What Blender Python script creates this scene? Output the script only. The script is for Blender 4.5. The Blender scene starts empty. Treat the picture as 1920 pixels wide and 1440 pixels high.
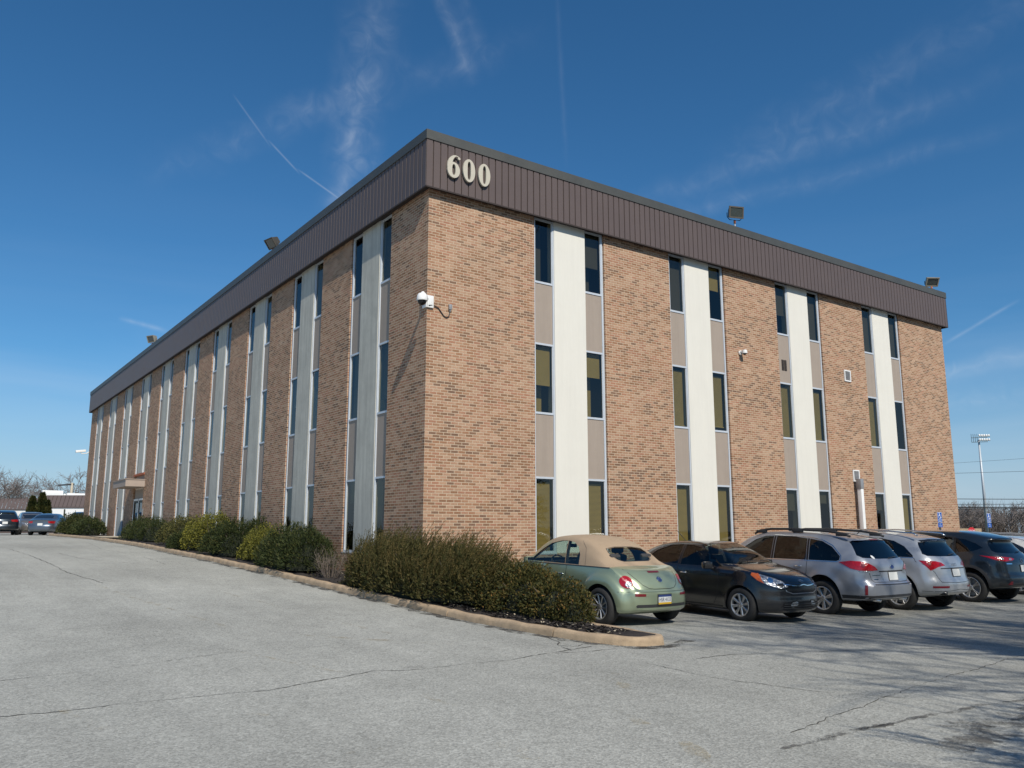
import bpy, bmesh, math, random
import numpy as np
from mathutils import Vector, Matrix
from mathutils.bvhtree import BVHTree
from mathutils.geometry import delaunay_2d_cdt
random.seed(7); RNG = np.random.default_rng(11)
scene = bpy.context.scene
COL = scene.collection
PI = math.pi
# ------------------------------------------------------------------ camera
EYE = Vector((-9.41, -16.73, 1.62))
HEAD = math.radians(54.6)
PITCH = math.atan(276/1556)
cd = bpy.data.cameras.new('camera'); cam = bpy.data.objects.new('camera', cd); COL.objects.link(cam)
cd.sensor_width = 36.0; cd.sensor_fit = 'HORIZONTAL'; cd.lens = 1556/1920*36
cd.clip_start = 0.1; cd.clip_end = 3000
cam.location = EYE
cam.rotation_euler = (PI/2 + PITCH, 0, HEAD - PI/2)
scene.camera = cam
scene.view_settings.view_transform = 'Standard'; scene.view_settings.look = 'None'
scene.view_settings.exposure = 0.12; scene.view_settings.gamma = 1.0
# ------------------------------------------------------------------ sun and sky
SUNV = Vector((-0.152, -0.713, 0.684)).normalized()      # towards the sun
SUN_EL = math.asin(SUNV.z); SUN_AZ = math.atan2(SUNV.x, SUNV.y)
sl = bpy.data.lights.new('sun', 'SUN'); sl.energy = 4.3; sl.angle = math.radians(0.55); sl.color = (1.0, 0.93, 0.83)
so = bpy.data.objects.new('sun', sl); COL.objects.link(so)
so.rotation_euler = SUNV.to_track_quat('Z', 'Y').to_euler(); so.location = (0, -40, 60)
SKY_STRENGTH = 0.075
def build_world():
    w = bpy.data.worlds.new("World"); scene.world = w; w.use_nodes = True
    nt = w.node_tree; N = nt.nodes; L = nt.links; N.clear()
    out = N.new('ShaderNodeOutputWorld'); bg = N.new('ShaderNodeBackground')
    sky = N.new('ShaderNodeTexSky'); sky.sky_type = 'NISHITA'; sky.sun_disc = False
    sky.sun_elevation = SUN_EL; sky.sun_rotation = SUN_AZ
    sky.altitude = 150; sky.air_density = 1.0; sky.dust_density = 0.15; sky.ozone_density = 2.0
    hs = N.new('ShaderNodeHueSaturation'); hs.inputs['Saturation'].default_value = 1.10; hs.inputs['Value'].default_value = 1.0
    hs.inputs['Hue'].default_value = 0.497
    tn = N.new('ShaderNodeVectorMath'); tn.operation = 'MULTIPLY'; tn.inputs[1].default_value = (0.70, 0.99, 1.22)
    L.new(sky.outputs[0], tn.inputs[0]); L.new(tn.outputs[0], hs.inputs['Color'])
    tc = N.new('ShaderNodeTexCoord')
    def M(op, a, b=None, c=None, clamp=False):
        n = N.new('ShaderNodeMath'); n.operation = op; n.use_clamp = clamp
        for i, v in enumerate((a, b, c)):
            if v is None: continue
            if isinstance(v, (int, float)): n.inputs[i].default_value = v
            else: L.new(v, n.inputs[i])
        return n.outputs[0]
    def dot(v):
        n = N.new('ShaderNodeVectorMath'); n.operation = 'DOT_PRODUCT'
        L.new(tc.outputs['Generated'], n.inputs[0]); n.inputs[1].default_value = v
        return n.outputs['Value']
    def noise(scale, detail, dist=0.0, vscale=(1, 1, 1)):
        mp = N.new('ShaderNodeMapping'); mp.inputs['Scale'].default_value = vscale
        L.new(tc.outputs['Generated'], mp.inputs[0])
        n = N.new('ShaderNodeTexNoise'); n.inputs['Scale'].default_value = scale; n.inputs['Detail'].default_value = detail
        n.inputs['Distortion'].default_value = dist; L.new(mp.outputs[0], n.inputs['Vector'])
        return n.outputs['Fac']
    def dirv(az, el):
        a, e = math.radians(az), math.radians(el)
        return Vector((math.cos(a)*math.cos(e), math.sin(a)*math.cos(e), math.sin(e)))
    nz1 = noise(9, 6, 0.6); nz2 = noise(38, 6, 1.2); nz3 = noise(5.0, 5, 0.8)
    total = None
    # (azimuth, elevation) of the two ends in degrees, half width in degrees, strength, raggedness
    for (a1, e1, a2, e2, hw, st, rg) in STREAKS:
        d1, d2 = dirv(a1, e1), dirv(a2, e2)
        n = d1.cross(d2).normalized(); mid = (d1+d2).normalized(); ax = (d2-d1).normalized()
        half = d1.angle(d2)/2
        off = M('MULTIPLY', M('SUBTRACT', nz1, 0.5), math.radians(hw)*1.6*rg)
        dist = M('ABSOLUTE', M('ADD', dot(n), off))
        core = M('SUBTRACT', 1.0, M('DIVIDE', dist, math.radians(hw)), clamp=True)
        core = M('POWER', core, 1.5)
        al = M('ABSOLUTE', dot(ax))
        end = M('DIVIDE', M('SUBTRACT', math.sin(half)*1.05, al), math.sin(half)*0.5+1e-4, clamp=True)
        front = M('GREATER_THAN', dot(mid), 0.2)
        tex = M('ADD', 1.0-0.92*rg, M('MULTIPLY', M('MULTIPLY', M('POWER', nz2, 2.4), M('POWER', nz3, 1.5)), 9.0*rg))
        v = M('MULTIPLY', M('MULTIPLY', core, end), M('MULTIPLY', front, M('MULTIPLY', tex, st)))
        total = v if total is None else M('ADD', total, v)
    # thin high veil, stronger low down
    sep = N.new('ShaderNodeSeparateXYZ'); L.new(tc.outputs['Generated'], sep.inputs[0])
    low = M('SUBTRACT', 1.0, M('DIVIDE', sep.outputs['Z'], 0.42), clamp=True)
    veil = M('MULTIPLY', M('MULTIPLY', M('SUBTRACT', noise(2.2, 5, 0.8, (1, 1, 5)), 0.42, clamp=True), 0.9), M('MULTIPLY', low, low))
    total = M('MINIMUM', M('ADD', total, veil), 0.75)
    hz = N.new('ShaderNodeMix'); hz.data_type = 'RGBA'; hf = M('SUBTRACT', 1.0, M('DIVIDE', sep.outputs['Z'], 0.20), clamp=True)
    L.new(M('MULTIPLY', M('POWER', hf, 1.3), 0.9), hz.inputs['Factor']); L.new(hs.outputs[0], hz.inputs['A']); hz.inputs['B'].default_value = (4.7, 6.0, 7.8, 1)
    mix = N.new('ShaderNodeMix'); mix.data_type = 'RGBA'
    L.new(total, mix.inputs['Factor']); L.new(hz.outputs['Result'], mix.inputs['A']); mix.inputs['B'].default_value = (9.0, 9.8, 10.8, 1)
    L.new(mix.outputs['Result'], bg.inputs['Color']); bg.inputs['Strength'].default_value = SKY_STRENGTH
    L.new(bg.outputs[0], out.inputs[0])
STREAKS = [
 # azimuth is measured anticlockwise from +X (the long street side of the car park)
 (65.3, 36.5, 66.9, 20.5, 2.3, 0.10, 1.0), (66.0, 30.5, 67.4, 19.5, 1.1, 0.10, 1.0), (63.5, 36.5, 65.3, 26, 2.0, .05, 1.0),
 (60.8, 36.5, 57.4, 29.9, 0.75, 0.13, 1.0), (59.5, 36.5, 56.4, 30.9, 1.0, 0.07, 1.0), (74.6, 27.8, 71.9, 25.0, 0.10, 0.11, 0.25),
 (72.1, 25.4, 69.8, 23.5, 0.10, 0.16, 0.25), (70.0, 23.8, 66.9, 22.1, 0.10, 0.19, 0.25),
 (80.6, 13.2, 77.6, 12.6, 0.25, 0.18, 0.6), (26.6, 11.3, 22.3, 13.5, 0.18, 0.16, 0.5),
 (47.0, 21.4, 20.0, 26.4, 1.3, 0.07, 0.9), (46.0, 20.4, 20.0, 23.4, 1.0, 0.065, 0.9), (40, 24, 18, 30, 2.0, .05, 1.0), (80, 22, 52, 33, 1.6, .05, 1.0),
 (29.0, 9.2, 17.0, 10.8, 0.9, 0.17, 0.9), (29, 7.6, 17, 8.2, 1.2, .10, 1.0), (51.2, 36.5, 50.6, 24.5, 0.28, 0.03, 0.6)]
build_world()
# ------------------------------------------------------------------ helpers
def pchip(xs, ys, x):
    xs = np.asarray(xs, float); ys = np.asarray(ys, float); x = np.clip(np.asarray(x, float), xs[0], xs[-1])
    h = np.diff(xs); d = np.diff(ys)/h; m = np.zeros_like(ys)
    m[0] = d[0]; m[-1] = d[-1]
    for i in range(1, len(xs)-1):
        if d[i-1]*d[i] > 0:
            w1 = 2*h[i]+h[i-1]; w2 = h[i]+2*h[i-1]
            m[i] = (w1+w2)/(w1/d[i-1]+w2/d[i])
    k = np.clip(np.searchsorted(xs, x)-1, 0, len(h)-1)
    t = (x-xs[k])/h[k]
    return ((2*t**3-3*t**2+1)*ys[k] + (t**3-2*t**2+t)*h[k]*m[k] + (-2*t**3+3*t**2)*ys[k+1] + (t**3-t**2)*h[k]*m[k+1])
_YS = [-60, -8, -4, 0, 5, 10, 20, 30, 45, 60, 90, 600]; _ZS = [0, 0, .07, .25, .5, .72, 1.02, 1.2, 1.34, 1.40, 1.44, 1.45]
_XS = [-1, 1, 8, 14, 60]; _ZX = [0, 0, -.18, -.2, -.2]
def zg(x, y):
    fade = np.interp(y, [5, 30], [1, 0])
    t = np.clip((np.asarray(x, float)-32)/34, 0, 1)
    return np.interp(y, _YS, _ZS) + np.interp(x, _XS, _ZX)*fade - 1.15*t*t*(3-2*t)
def zgf(x, y): return float(zg(x, y))
def tag(o, label=None, cat=None, group=None, kind=None):
    if label: o['label'] = label
    if cat: o['category'] = cat
    if group: o['group'] = group
    if kind: o['kind'] = kind
    return o
def empty(name, loc=(0, 0, 0), rz=0.0):
    o = bpy.data.objects.new(name, None); o.empty_display_size = 0.2; COL.objects.link(o)
    o.location = loc; o.rotation_euler = (0, 0, rz); return o
def mesh_obj(name, verts, faces, mats, parent=None, smooth=False, mi=None, uv=None, sharp=None):
    me = bpy.data.meshes.new(name)
    me.from_pydata([tuple(v) for v in verts], [], [tuple(int(i) for i in f) for f in faces])
    if not isinstance(mats, (list, tuple)): mats = [mats]
    for m in mats: me.materials.append(m)
    if mi is not None: me.polygons.foreach_set('material_index', np.asarray(mi, np.int32))
    if uv is not None:
        ul = me.uv_layers.new(name='UVMap'); ul.data.foreach_set('uv', np.asarray(uv, np.float32).ravel())
    if smooth: me.polygons.foreach_set('use_smooth', np.ones(len(me.polygons), bool))
    me.update()
    if sharp: me.set_sharp_from_angle(angle=math.radians(sharp))
    o = bpy.data.objects.new(name, me); COL.objects.link(o)
    if parent: o.parent = parent
    return o
class MB:
    """collects shapes, builds ONE mesh object"""
    def __init__(s): s.v = []; s.f = []; s.m = []; s.cur = 0; s.uv = []; s.has_uv = False
    def mat(s, i): s.cur = i; return s
    def add(s, vs, fs, uvs=None):
        b = len(s.v); s.v += [tuple(v) for v in vs]; s.f += [tuple(b+i for i in f) for f in fs]; s.m += [s.cur]*len(fs)
        if uvs is not None:
            s.has_uv = True
            for f in fs: s.uv += [uvs[i] for i in f]
        else:
            for f in fs: s.uv += [(0, 0)]*len(f)
        return s
    def box(s, x0, x1, y0, y1, z0, z1, M=None, bev=0.0):
        if bev > 0:
            bm = bmesh.new(); bmesh.ops.create_cube(bm, size=1)
            for v in bm.verts: v.co = Vector(((x0+x1)/2+v.co.x*(x1-x0), (y0+y1)/2+v.co.y*(y1-y0), (z0+z1)/2+v.co.z*(z1-z0)))
            bmesh.ops.bevel(bm, geom=bm.edges[:], offset=bev, segments=2, affect='EDGES', profile=0.6)
            bm.verts.ensure_lookup_table()
            vs = [v.co.copy() for v in bm.verts]; fs = [[v.index for v in f.verts] for f in bm.faces]; bm.free()
        else:
            vs = [Vector(c) for c in ((x0, y0, z0), (x1, y0, z0), (x1, y1, z0), (x0, y1, z0), (x0, y0, z1), (x1, y0, z1), (x1, y1, z1), (x0, y1, z1))]
            fs = [(0, 3, 2, 1), (4, 5, 6, 7), (0, 1, 5, 4), (1, 2, 6, 5), (2, 3, 7, 6), (3, 0, 4, 7)]
        if M is not None: vs = [M @ v for v in vs]
        return s.add(vs, fs)
    def quad(s, a, b, c, d, uvs=None): return s.add([a, b, c, d], [(0, 1, 2, 3)], uvs)
    def tube(s, pts, r, n=8, cap=True, r2=None):
        pts = [Vector(p) for p in pts]; vs = []; fs = []
        m = len(pts); rr = [r + ((r2 if r2 is not None else r)-r)*i/max(1, m-1) for i in range(m)]
        t0 = (pts[1]-pts[0]).normalized(); ref = Vector((0, 0, 1)) if abs(t0.z) < .9 else Vector((1, 0, 0))
        for i, p in enumerate(pts):
            t = (pts[min(i+1, m-1)]-pts[max(i-1, 0)]).normalized()
            a = t.cross(ref).normalized(); b = t.cross(a).normalized()
            for k in range(n):
                q = 2*PI*k/n; vs.append(p + (a*math.cos(q)+b*math.sin(q))*rr[i])
        for i in range(m-1):
            for k in range(n): fs.append((i*n+k, i*n+(k+1) % n, (i+1)*n+(k+1) % n, (i+1)*n+k))
        if cap: fs.append(tuple(range(n))[::-1]); fs.append(tuple((m-1)*n+k for k in range(n)))
        return s.add(vs, fs)
    def lathe(s, prof, c=(0, 0, 0), axis='x', n=32, close=False):
        """prof: list of (offset along axis, radius)"""
        vs = []; fs = []; c = Vector(c)
        for (a, r) in prof:
            for k in range(n):
                q = 2*PI*k/n; u, w = r*math.cos(q), r*math.sin(q)
                vs.append(c + (Vector((a, u, w)) if axis == 'x' else Vector((u, a, w)) if axis == 'y' else Vector((u, w, a))))
        m = len(prof)
        for i in range(m-1 if not close else m):
            j = (i+1) % m
            for k in range(n): fs.append((i*n+k, i*n+(k+1) % n, j*n+(k+1) % n, j*n+k))
        return s.add(vs, fs)
    def ball(s, c, r, n=12, sz=1.0):
        c = Vector(c); prof = []
        for i in range(n//2+1):
            a = PI*i/(n//2); prof.append((-math.cos(a)*r*sz, max(1e-4, math.sin(a)*r)))
        return s.lathe(prof, c, 'z', n)
    def prism(s, poly, d0, d1, fn):
        """poly 2-D (a,b) extruded from depth d0 to d1; fn(a,b,d) -> point"""
        n = len(poly); vs = [fn(a, b, d0) for a, b in poly]+[fn(a, b, d1) for a, b in poly]
        fs = [tuple(range(n)), tuple(range(n, 2*n))[::-1]]+[(i, (i+1) % n, n+(i+1) % n, n+i)[::-1] for i in range(n)]
        return s.add(vs, fs)
    def build(s, name, mats, parent=None, smooth=False, sharp=None):
        return mesh_obj(name, s.v, s.f, mats, parent, smooth or bool(sharp), s.m, s.uv if s.has_uv else None, sharp)
def copy_tree(o, parent=None):
    c = o.copy(); COL.objects.link(c); c.parent = parent
    for ch in list(o.children): copy_tree(ch, c)
    return c
# ------------------------------------------------------------------ materials
def srgb(r, g, b):
    f = lambda c: (c/255/12.92 if c/255 <= .04045 else ((c/255+.055)/1.055)**2.4)
    return (f(r), f(g), f(b), 1)
def newmat(name):
    m = bpy.data.materials.new(name); m.use_nodes = True
    return m, m.node_tree, m.node_tree.nodes['Principled BSDF']
def pmat(name, col, rough=0.6, metal=0.0, var=0.0, vscale=6.0, bump=0.0, bscale=60.0, coat=0.0, emis=None, spec=None, obj_var=0.0):
    m, nt, b = newmat(name); N = nt.nodes; L = nt.links
    if len(col) == 3: col = (*col, 1)
    b.inputs['Base Color'].default_value = col; b.inputs['Roughness'].default_value = rough; b.inputs['Metallic'].default_value = metal
    if coat: b.inputs['Coat Weight'].default_value = coat; b.inputs['Coat Roughness'].default_value = 0.04
    if spec is not None: b.inputs['Specular IOR Level'].default_value = spec
    tc = N.new('ShaderNodeTexCoord')
    if var:
        n = N.new('ShaderNodeTexNoise'); n.inputs['Scale'].default_value = vscale; n.inputs['Detail'].default_value = 6; n.inputs['Roughness'].default_value = 0.65
        L.new(tc.outputs['Object'], n.inputs['Vector'])
        mr = N.new('ShaderNodeMapRange'); mr.inputs[1].default_value = .25; mr.inputs[2].default_value = .75
        mr.inputs[3].default_value = 1-var; mr.inputs[4].default_value = 1+var; L.new(n.outputs['Fac'], mr.inputs[0])
        mx = N.new('ShaderNodeVectorMath'); mx.operation = 'SCALE'; mx.inputs[0].default_value = col[:3]; L.new(mr.outputs[0], mx.inputs['Scale'])
        L.new(mx.outputs[0], b.inputs['Base Color'])
        r2 = N.new('ShaderNodeMapRange'); r2.inputs[3].default_value = max(.02, rough-.08); r2.inputs[4].default_value = min(1, rough+.08)
        L.new(n.outputs['Fac'], r2.inputs[0]); L.new(r2.outputs[0], b.inputs['Roughness'])
    if bump:
        n2 = N.new('ShaderNodeTexNoise'); n2.inputs['Scale'].default_value = bscale; n2.inputs['Detail'].default_value = 4
        L.new(tc.outputs['Object'], n2.inputs['Vector'])
        bp = N.new('ShaderNodeBump'); bp.inputs['Strength'].default_value = bump; bp.inputs['Distance'].default_value = 0.02
        L.new(n2.outputs['Fac'], bp.inputs['Height']); L.new(bp.outputs[0], b.inputs['Normal'])
    if emis: b.inputs['Emission Color'].default_value = (*emis[:3], 1); b.inputs['Emission Strength'].default_value = emis[3]
    return m
def glassmat(name, tint, refl=1.0, rough=0.01, ior=1.5):
    m = bpy.data.materials.new(name); m.use_nodes = True; nt = m.node_tree; N = nt.nodes; L = nt.links; N.clear()
    o = N.new('ShaderNodeOutputMaterial'); tr = N.new('ShaderNodeBsdfTransparent'); gl = N.new('ShaderNodeBsdfGlossy')
    tr.inputs[0].default_value = (*tint, 1); gl.inputs['Roughness'].default_value = rough
    ge = N.new('ShaderNodeNewGeometry'); dp = N.new('ShaderNodeVectorMath'); dp.operation = 'DOT_PRODUCT'
    L.new(ge.outputs['Incoming'], dp.inputs[0]); L.new(ge.outputs['Normal'], dp.inputs[1])
    def MM(op, a, b):
        n = N.new('ShaderNodeMath'); n.operation = op
        for i, v in enumerate((a, b)):
            if isinstance(v, (int, float)): n.inputs[i].default_value = v
            elif v is not None: L.new(v, n.inputs[i])
        return n.outputs[0]
    r0 = ((ior-1)/(ior+1))**2; sch = MM('MULTIPLY', MM('POWER', MM('SUBTRACT', 1.0, MM('ABSOLUTE', dp.outputs['Value'], None)), 5.0), 1-r0)
    fr = MM('ADD', sch, r0*1.45)      # both faces of the pane reflect
    mu = N.new('ShaderNodeMath'); mu.operation = 'MULTIPLY_ADD'; mu.inputs[1].default_value = refl; mu.inputs[2].default_value = 0.02; mu.use_clamp = True
    L.new(fr, mu.inputs[0])
    # faint waviness of real panes
    tc = N.new('ShaderNodeTexCoord'); nz = N.new('ShaderNodeTexNoise'); nz.inputs['Scale'].default_value = 1.3; nz.inputs['Detail'].default_value = 1
    L.new(tc.outputs['Object'], nz.inputs['Vector']); bp = N.new('ShaderNodeBump'); bp.inputs['Strength'].default_value = 0.12; bp.inputs['Distance'].default_value = 0.02
    L.new(nz.outputs['Fac'], bp.inputs['Height']); L.new(bp.outputs[0], gl.inputs['Normal'])
    mx = N.new('ShaderNodeMixShader'); L.new(mu.outputs[0], mx.inputs[0]); L.new(tr.outputs[0], mx.inputs[1]); L.new(gl.outputs[0], mx.inputs[2])
    L.new(mx.outputs[0], o.inputs[0]); return m
def brickmat():
    m, nt, b = newmat('brick_wall'); N = nt.nodes; L = nt.links
    uv = N.new('ShaderNodeUVMap'); uv.uv_map = 'UVMap'
    br = N.new('ShaderNodeTexBrick'); L.new(uv.outputs[0], br.inputs['Vector'])
    br.offset = 0.5; br.inputs['Color1'].default_value = (0, 0, 0, 1); br.inputs['Color2'].default_value = (1, 1, 1, 1)
    br.inputs['Mortar'].default_value = (.5, .5, .5, 1); br.inputs['Scale'].default_value = 1.0
    br.inputs['Mortar Size'].default_value = 0.0075; br.inputs['Mortar Smooth'].default_value = 0.25; br.inputs['Bias'].default_value = 0.0
    br.inputs['Brick Width'].default_value = 0.2032; br.inputs['Row Height'].default_value = 0.0677
    cr = N.new('ShaderNodeValToRGB'); cr.color_ramp.interpolation = 'LINEAR'
    nb = N.new('ShaderNodeTexNoise'); nb.inputs['Scale'].default_value = 0.8; nb.inputs['Detail'].default_value = 5; nb.inputs['Roughness'].default_value = .6; mpb = N.new('ShaderNodeMapping'); mpb.inputs['Scale'].default_value = (.45, 1.3, 1); L.new(uv.outputs[0], mpb.inputs[0]); L.new(mpb.outputs[0], nb.inputs['Vector'])
    mb_ = N.new('ShaderNodeMapRange'); mb_.inputs[1].default_value = .32; mb_.inputs[2].default_value = .68; mb_.inputs[3].default_value = -.14; mb_.inputs[4].default_value = .30; L.new(nb.outputs['Fac'], mb_.inputs[0])
    ad = N.new('ShaderNodeMath'); ad.operation = 'ADD'; sb_ = N.new('ShaderNodeSeparateColor'); L.new(br.outputs['Color'], sb_.inputs[0]); L.new(sb_.outputs[0], ad.inputs[0]); L.new(mb_.outputs[0], ad.inputs[1]); L.new(ad.outputs[0], cr.inputs[0])
    e = cr.color_ramp.elements
    stops = [(0.0, srgb(124, 97, 80)), (0.16, srgb(132, 104, 85)), (0.28, srgb(145, 110, 84)), (0.42, srgb(160, 119, 92)), (0.60, srgb(171, 134, 107)), (0.80, srgb(183, 150, 124)), (1.0, srgb(166, 122, 98))]
    e[0].position = 0; e[0].color = stops[0][1]; e[1].position = 1; e[1].color = stops[-1][1]
    for p, c in stops[1:-1]:
        q = e.new(p); q.color = c
    # slow drift of tone over the wall, blotches of paler bricks
    tc = N.new('ShaderNodeTexCoord')
    n1 = N.new('ShaderNodeTexNoise'); n1.inputs['Scale'].default_value = 0.9; n1.inputs['Detail'].default_value = 5; L.new(uv.outputs[0], n1.inputs['Vector'])
    n2 = N.new('ShaderNodeTexNoise'); n2.inputs['Scale'].default_value = 22; n2.inputs['Detail'].default_value = 3; L.new(uv.outputs[0], n2.inputs['Vector'])
    m1 = N.new('ShaderNodeMapRange'); m1.inputs[1].default_value = .3; m1.inputs[2].default_value = .7; m1.inputs[3].default_value = .78; m1.inputs[4].default_value = .98; L.new(n1.outputs['Fac'], m1.inputs[0])
    m2 = N.new('ShaderNodeMapRange'); m2.inputs[1].default_value = .2; m2.inputs[2].default_value = .8; m2.inputs[3].default_value = .86; m2.inputs[4].default_value = 1.14; L.new(n2.outputs['Fac'], m2.inputs[0])
    mm = N.new('ShaderNodeMath'); mm.operation = 'MULTIPLY'; L.new(m1.outputs[0], mm.inputs[0]); L.new(m2.outputs[0], mm.inputs[1])
    sc = N.new('ShaderNodeVectorMath'); sc.operation = 'SCALE'; L.new(cr.outputs[0], sc.inputs[0]); L.new(mm.outputs[0], sc.inputs['Scale'])
    # mortar smears
    n3 = N.new('ShaderNodeTexNoise'); n3.inputs['Scale'].default_value = 0.55; n3.inputs['Detail'].default_value = 7; n3.inputs['Roughness'].default_value = .7
    mp = N.new('ShaderNodeMapping'); mp.inputs['Scale'].default_value = (0.5, 1.6, 1); L.new(uv.outputs[0], mp.inputs[0]); L.new(mp.outputs[0], n3.inputs['Vector'])
    m3 = N.new('ShaderNodeMapRange'); m3.inputs[1].default_value = .56; m3.inputs[2].default_value = .72; m3.inputs[3].default_value = 0; m3.inputs[4].default_value = .55; L.new(n3.outputs['Fac'], m3.inputs[0])
    mx0 = N.new('ShaderNodeMix'); mx0.data_type = 'RGBA'; L.new(m3.outputs[0], mx0.inputs['Factor']); L.new(sc.outputs[0], mx0.inputs['A']); mx0.inputs['B'].default_value = srgb(186, 158, 133)
    mx = N.new('ShaderNodeMix'); mx.data_type = 'RGBA'; L.new(br.outputs['Fac'], mx.inputs['Factor']); L.new(mx0.outputs['Result'], mx.inputs['A']); mx.inputs['B'].default_value = srgb(196, 178, 154)
    L.new(mx.outputs['Result'], b.inputs['Base Color']); b.inputs['Roughness'].default_value = .88; b.inputs['Specular IOR Level'].default_value = 0.25
    iv = N.new('ShaderNodeMath'); iv.operation = 'MULTIPLY_ADD'; iv.inputs[1].default_value = -1; L.new(br.outputs['Fac'], iv.inputs[0]); 
    hh = N.new('ShaderNodeMath'); hh.operation = 'MULTIPLY'; hh.inputs[1].default_value = .35; L.new(n2.outputs['Fac'], hh.inputs[0]); L.new(hh.outputs[0], iv.inputs[2])
    bp = N.new('ShaderNodeBump'); bp.inputs['Strength'].default_value = .75; bp.inputs['Distance'].default_value = .006; L.new(iv.outputs[0], bp.inputs['Height']); L.new(bp.outputs[0], b.inputs['Normal'])
    return m
def asphaltmat():
    m, nt, b = newmat('asphalt'); N = nt.nodes; L = nt.links; tc = N.new('ShaderNodeTexCoord')
    def nz(s, d, r=.6, vs=None):
        n = N.new('ShaderNodeTexNoise'); n.inputs['Scale'].default_value = s; n.inputs['Detail'].default_value = d; n.inputs['Roughness'].default_value = r
        if vs:
            mp = N.new('ShaderNodeMapping'); mp.inputs['Scale'].default_value = vs; L.new(tc.outputs['Object'], mp.inputs[0]); L.new(mp.outputs[0], n.inputs['Vector'])
        else: L.new(tc.outputs['Object'], n.inputs['Vector'])
        return n.outputs['Fac']
    def mr(v, a, b_, c, d):
        n = N.new('ShaderNodeMapRange'); n.inputs[1].default_value = a; n.inputs[2].default_value = b_; n.inputs[3].default_value = c; n.inputs[4].default_value = d; L.new(v, n.inputs[0]); return n.outputs[0]
    def mul(a, b_):
        n = N.new('ShaderNodeMath'); n.operation = 'MULTIPLY'; L.new(a, n.inputs[0]); L.new(b_, n.inputs[1]); return n.outputs[0]
    vo = N.new('ShaderNodeTexVoronoi'); vo.inputs['Scale'].default_value = 55; L.new(tc.outputs['Object'], vo.inputs['Vector'])
    sepc = N.new('ShaderNodeSeparateColor'); L.new(vo.outputs['Color'], sepc.inputs[0])
    stone = mr(sepc.outputs[0], 0, 1, .74, 1.27)
    vo2 = N.new('ShaderNodeTexVoronoi'); vo2.inputs['Scale'].default_value = 130; L.new(tc.outputs['Object'], vo2.inputs['Vector'])
    sepd = N.new('ShaderNodeSeparateColor'); L.new(vo2.outputs['Color'], sepd.inputs[0])
    stone2 = mr(sepd.outputs[0], 0, 1, .86, 1.14)
    big = mr(nz(.22, 6, .6), .3, .7, .84, 1.12); mid = mr(nz(1.7, 6, .7), .3, .7, .93, 1.07); strk = mr(nz(.5, 5, .6, (2.5, .35, 1)), .35, .7, .92, 1.06)
    sg = mr(nz(9, 4, .7), .3, .7, .92, 1.08)
    tot = mul(mul(mul(stone, stone2), mul(big, mid)), mul(strk, sg))
    # tree shade painted into the asphalt of the car bays, fading to the grey drive
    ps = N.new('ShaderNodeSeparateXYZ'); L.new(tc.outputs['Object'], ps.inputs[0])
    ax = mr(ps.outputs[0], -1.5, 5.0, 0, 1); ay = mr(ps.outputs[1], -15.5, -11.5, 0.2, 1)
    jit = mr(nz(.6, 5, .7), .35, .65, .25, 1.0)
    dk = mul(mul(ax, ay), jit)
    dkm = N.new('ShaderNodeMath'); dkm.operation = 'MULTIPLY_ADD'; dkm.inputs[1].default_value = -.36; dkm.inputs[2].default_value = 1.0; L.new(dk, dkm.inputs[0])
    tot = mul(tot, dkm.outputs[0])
    # oil spots
    oil = mr(nz(.75, 3, .5), .70, .78, 1.0, .72); tot = mul(tot, oil)
    sc = N.new('ShaderNodeVectorMath'); sc.operation = 'SCALE'; sc.inputs[0].default_value = (.345, .348, .316); L.new(tot, sc.inputs['Scale'])
    L.new(sc.outputs[0], b.inputs['Base Color']); b.inputs['Roughness'].default_value = .9; b.inputs['Specular IOR Level'].default_value = .3
    bp = N.new('ShaderNodeBump'); bp.inputs['Strength'].default_value = .5; bp.inputs['Distance'].default_value = .006; L.new(vo.outputs['Distance'], bp.inputs['Height']); L.new(bp.outputs[0], b.inputs['Normal'])
    return m
def leafmat(name, stops, rough=.7, trans=.25):
    m, nt, b = newmat(name); N = nt.nodes; L = nt.links
    at = N.new('ShaderNodeAttribute'); at.attribute_name = 'tone'
    cr = N.new('ShaderNodeValToRGB'); L.new(at.outputs['Fac'], cr.inputs[0]); e = cr.color_ramp.elements
    e[0].position = stops[0][0]; e[0].color = (*stops[0][1], 1); e[1].position = stops[-1][0]; e[1].color = (*stops[-1][1], 1)
    for p, c in stops[1:-1]:
        q = e.new(p); q.color = (*c, 1)
    L.new(cr.outputs[0], b.inputs['Base Color']); b.inputs['Roughness'].default_value = rough; b.inputs['Specular IOR Level'].default_value = .3
    tl = N.new('ShaderNodeBsdfTranslucent'); L.new(cr.outputs[0], tl.inputs[0]); mx = N.new('ShaderNodeMixShader'); mx.inputs[0].default_value = trans
    o = N['Material Output']; L.new(b.outputs[0], mx.inputs[1]); L.new(tl.outputs[0], mx.inputs[2]); L.new(mx.outputs[0], o.inputs[0])
    return m
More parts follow.
